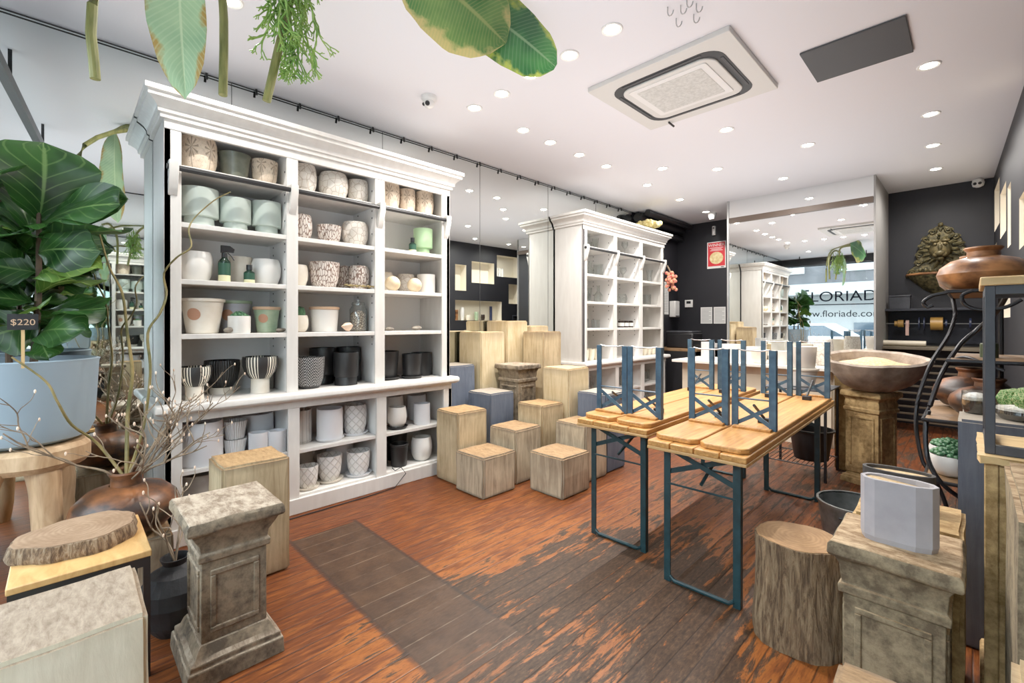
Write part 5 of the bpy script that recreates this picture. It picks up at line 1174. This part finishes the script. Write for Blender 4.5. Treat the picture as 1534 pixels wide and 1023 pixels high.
banana('pale striped banana leaf, left of the two over the middle of the ceiling', [(-2.40,.70,2.47), (-2.31,.80,3.0), (-2.25,.95,3.21), (-1.98,1.20,3.205)], (-1.97,1.21,3.20), (-1.74,1.67,2.88), .52, (.70,-.70,.25), 'banana', .05, -.1)
banana('deep green banana leaf, right of the two over the middle of the ceiling', [(-2.71,.10,2.47), (-2.69,.13,2.9), (-2.5,.6,3.215), (-2.0,1.40,3.215)], (-1.99,1.42,3.21), (-1.64,1.96,2.83), .44, (.70,-.70,.3), 'banana2', .04, -.12)
t = thing('hanging_fern', 'fine bright green hanging stems spilling beside the leaf stalks', 'hanging plant', (-2.36,.76,3.05))
hf = MB(); Rh = random.Random(3)
def fork(p, d, L, r, n):
    q = p+d*L; m_ = p.lerp(q, .5)+Vector((Rh.uniform(-.1,.1), Rh.uniform(-.1,.1), 0))*L; hf.tube([p, m_, q], [r, r*.9, r*.8], 4)
    if n:
        for s_ in (-1, 1):
            e = (d+Vector((Rh.uniform(-.7,.7), Rh.uniform(-.7,.7), Rh.uniform(-.4,.35)))).normalized(); fork(q, e, L*.72, r*.85, n-1)
for k in range(42):
    p = Vector((Rh.uniform(-.09,.13), Rh.uniform(-.08,.10), Rh.uniform(-.22,.1))); fork(p, Vector((Rh.uniform(-.4,.4), Rh.uniform(-.4,.4), -1)).normalized(), .075, .0058, 4)
for k in range(8):
    p = Vector((.03+Rh.uniform(-.03,.03), .03+Rh.uniform(-.03,.03), -.28)); fork(p, Vector((Rh.uniform(-.2,.3), Rh.uniform(-.1,.2), -1)).normalized(), .075, .0052, 3)
hf.tube([(.02,.02,.1), (.03,.03,-.3)], .006, 6)
link('stems', hf, MT['fern'], t)
t = thing('hanging_beam', 'black steel beam hung below the ceiling over the window display', 'beam', (0,0,0))
link('bar', MB().bar((-3.95,-.30,3.0), (-1.7,-.12,3.0), .05, .07), MT['black'], t)
for x, y in ((-3.4,-.256), (-1.9,-.136)): link('hanger', MB().bar((x,y,3.03), (x,y,ZC), .02), MT['black'], t)

# ------------------------------------------------------------------ light, sky, camera
sc_ = bpy.context.scene
w = bpy.data.worlds.new('sky'); sc_.world = w; w.use_nodes = True
bgn = w.node_tree.nodes['Background']; bgn.inputs[0].default_value = (.80,.90,1.0,1); bgn.inputs[1].default_value = 6.0
# unseen area lamps added to brighten the ceiling, much as bounced flash would
for x, y, z_, e in ((-1.5,.7,1.75,19), (-2.0,3.4,1.75,17), (-1.7,6.0,1.8,14)):
    L = bpy.data.lights.new('added_ceiling_fill', 'AREA'); L.shape = 'RECTANGLE'; L.size = 2.4; L.size_y = 2.4; L.energy = e*.82; L.color = (.93,.95,1)
    o = bpy.data.objects.new('added_ceiling_fill', L); C.objects.link(o); o.location = (x, y, z_); o.rotation_euler = (PI, 0, 0)
cam = bpy.data.cameras.new('camera'); co = bpy.data.objects.new('camera', cam); C.objects.link(co)
cam.sensor_width = 36; cam.lens = 681/1534*36; cam.shift_y = -28.5/1534; cam.clip_start = .03
co.location = (0, 0, 1.4); co.rotation_euler = (PI/2, 0, math.atan2(690, 681)); sc_.camera = co
sc_.view_settings.view_transform = 'Standard'; sc_.view_settings.look = 'None'; sc_.view_settings.exposure = 0.6; sc_.view_settings.gamma = 1.08
cy = sc_.cycles; cy.max_bounces = 10; cy.diffuse_bounces = 5; cy.glossy_bounces = 6; cy.transparent_max_bounces = 16; cy.use_denoising = True; cy.sample_clamp_indirect = 6; cy.caustics_reflective = False; cy.caustics_refractive = False
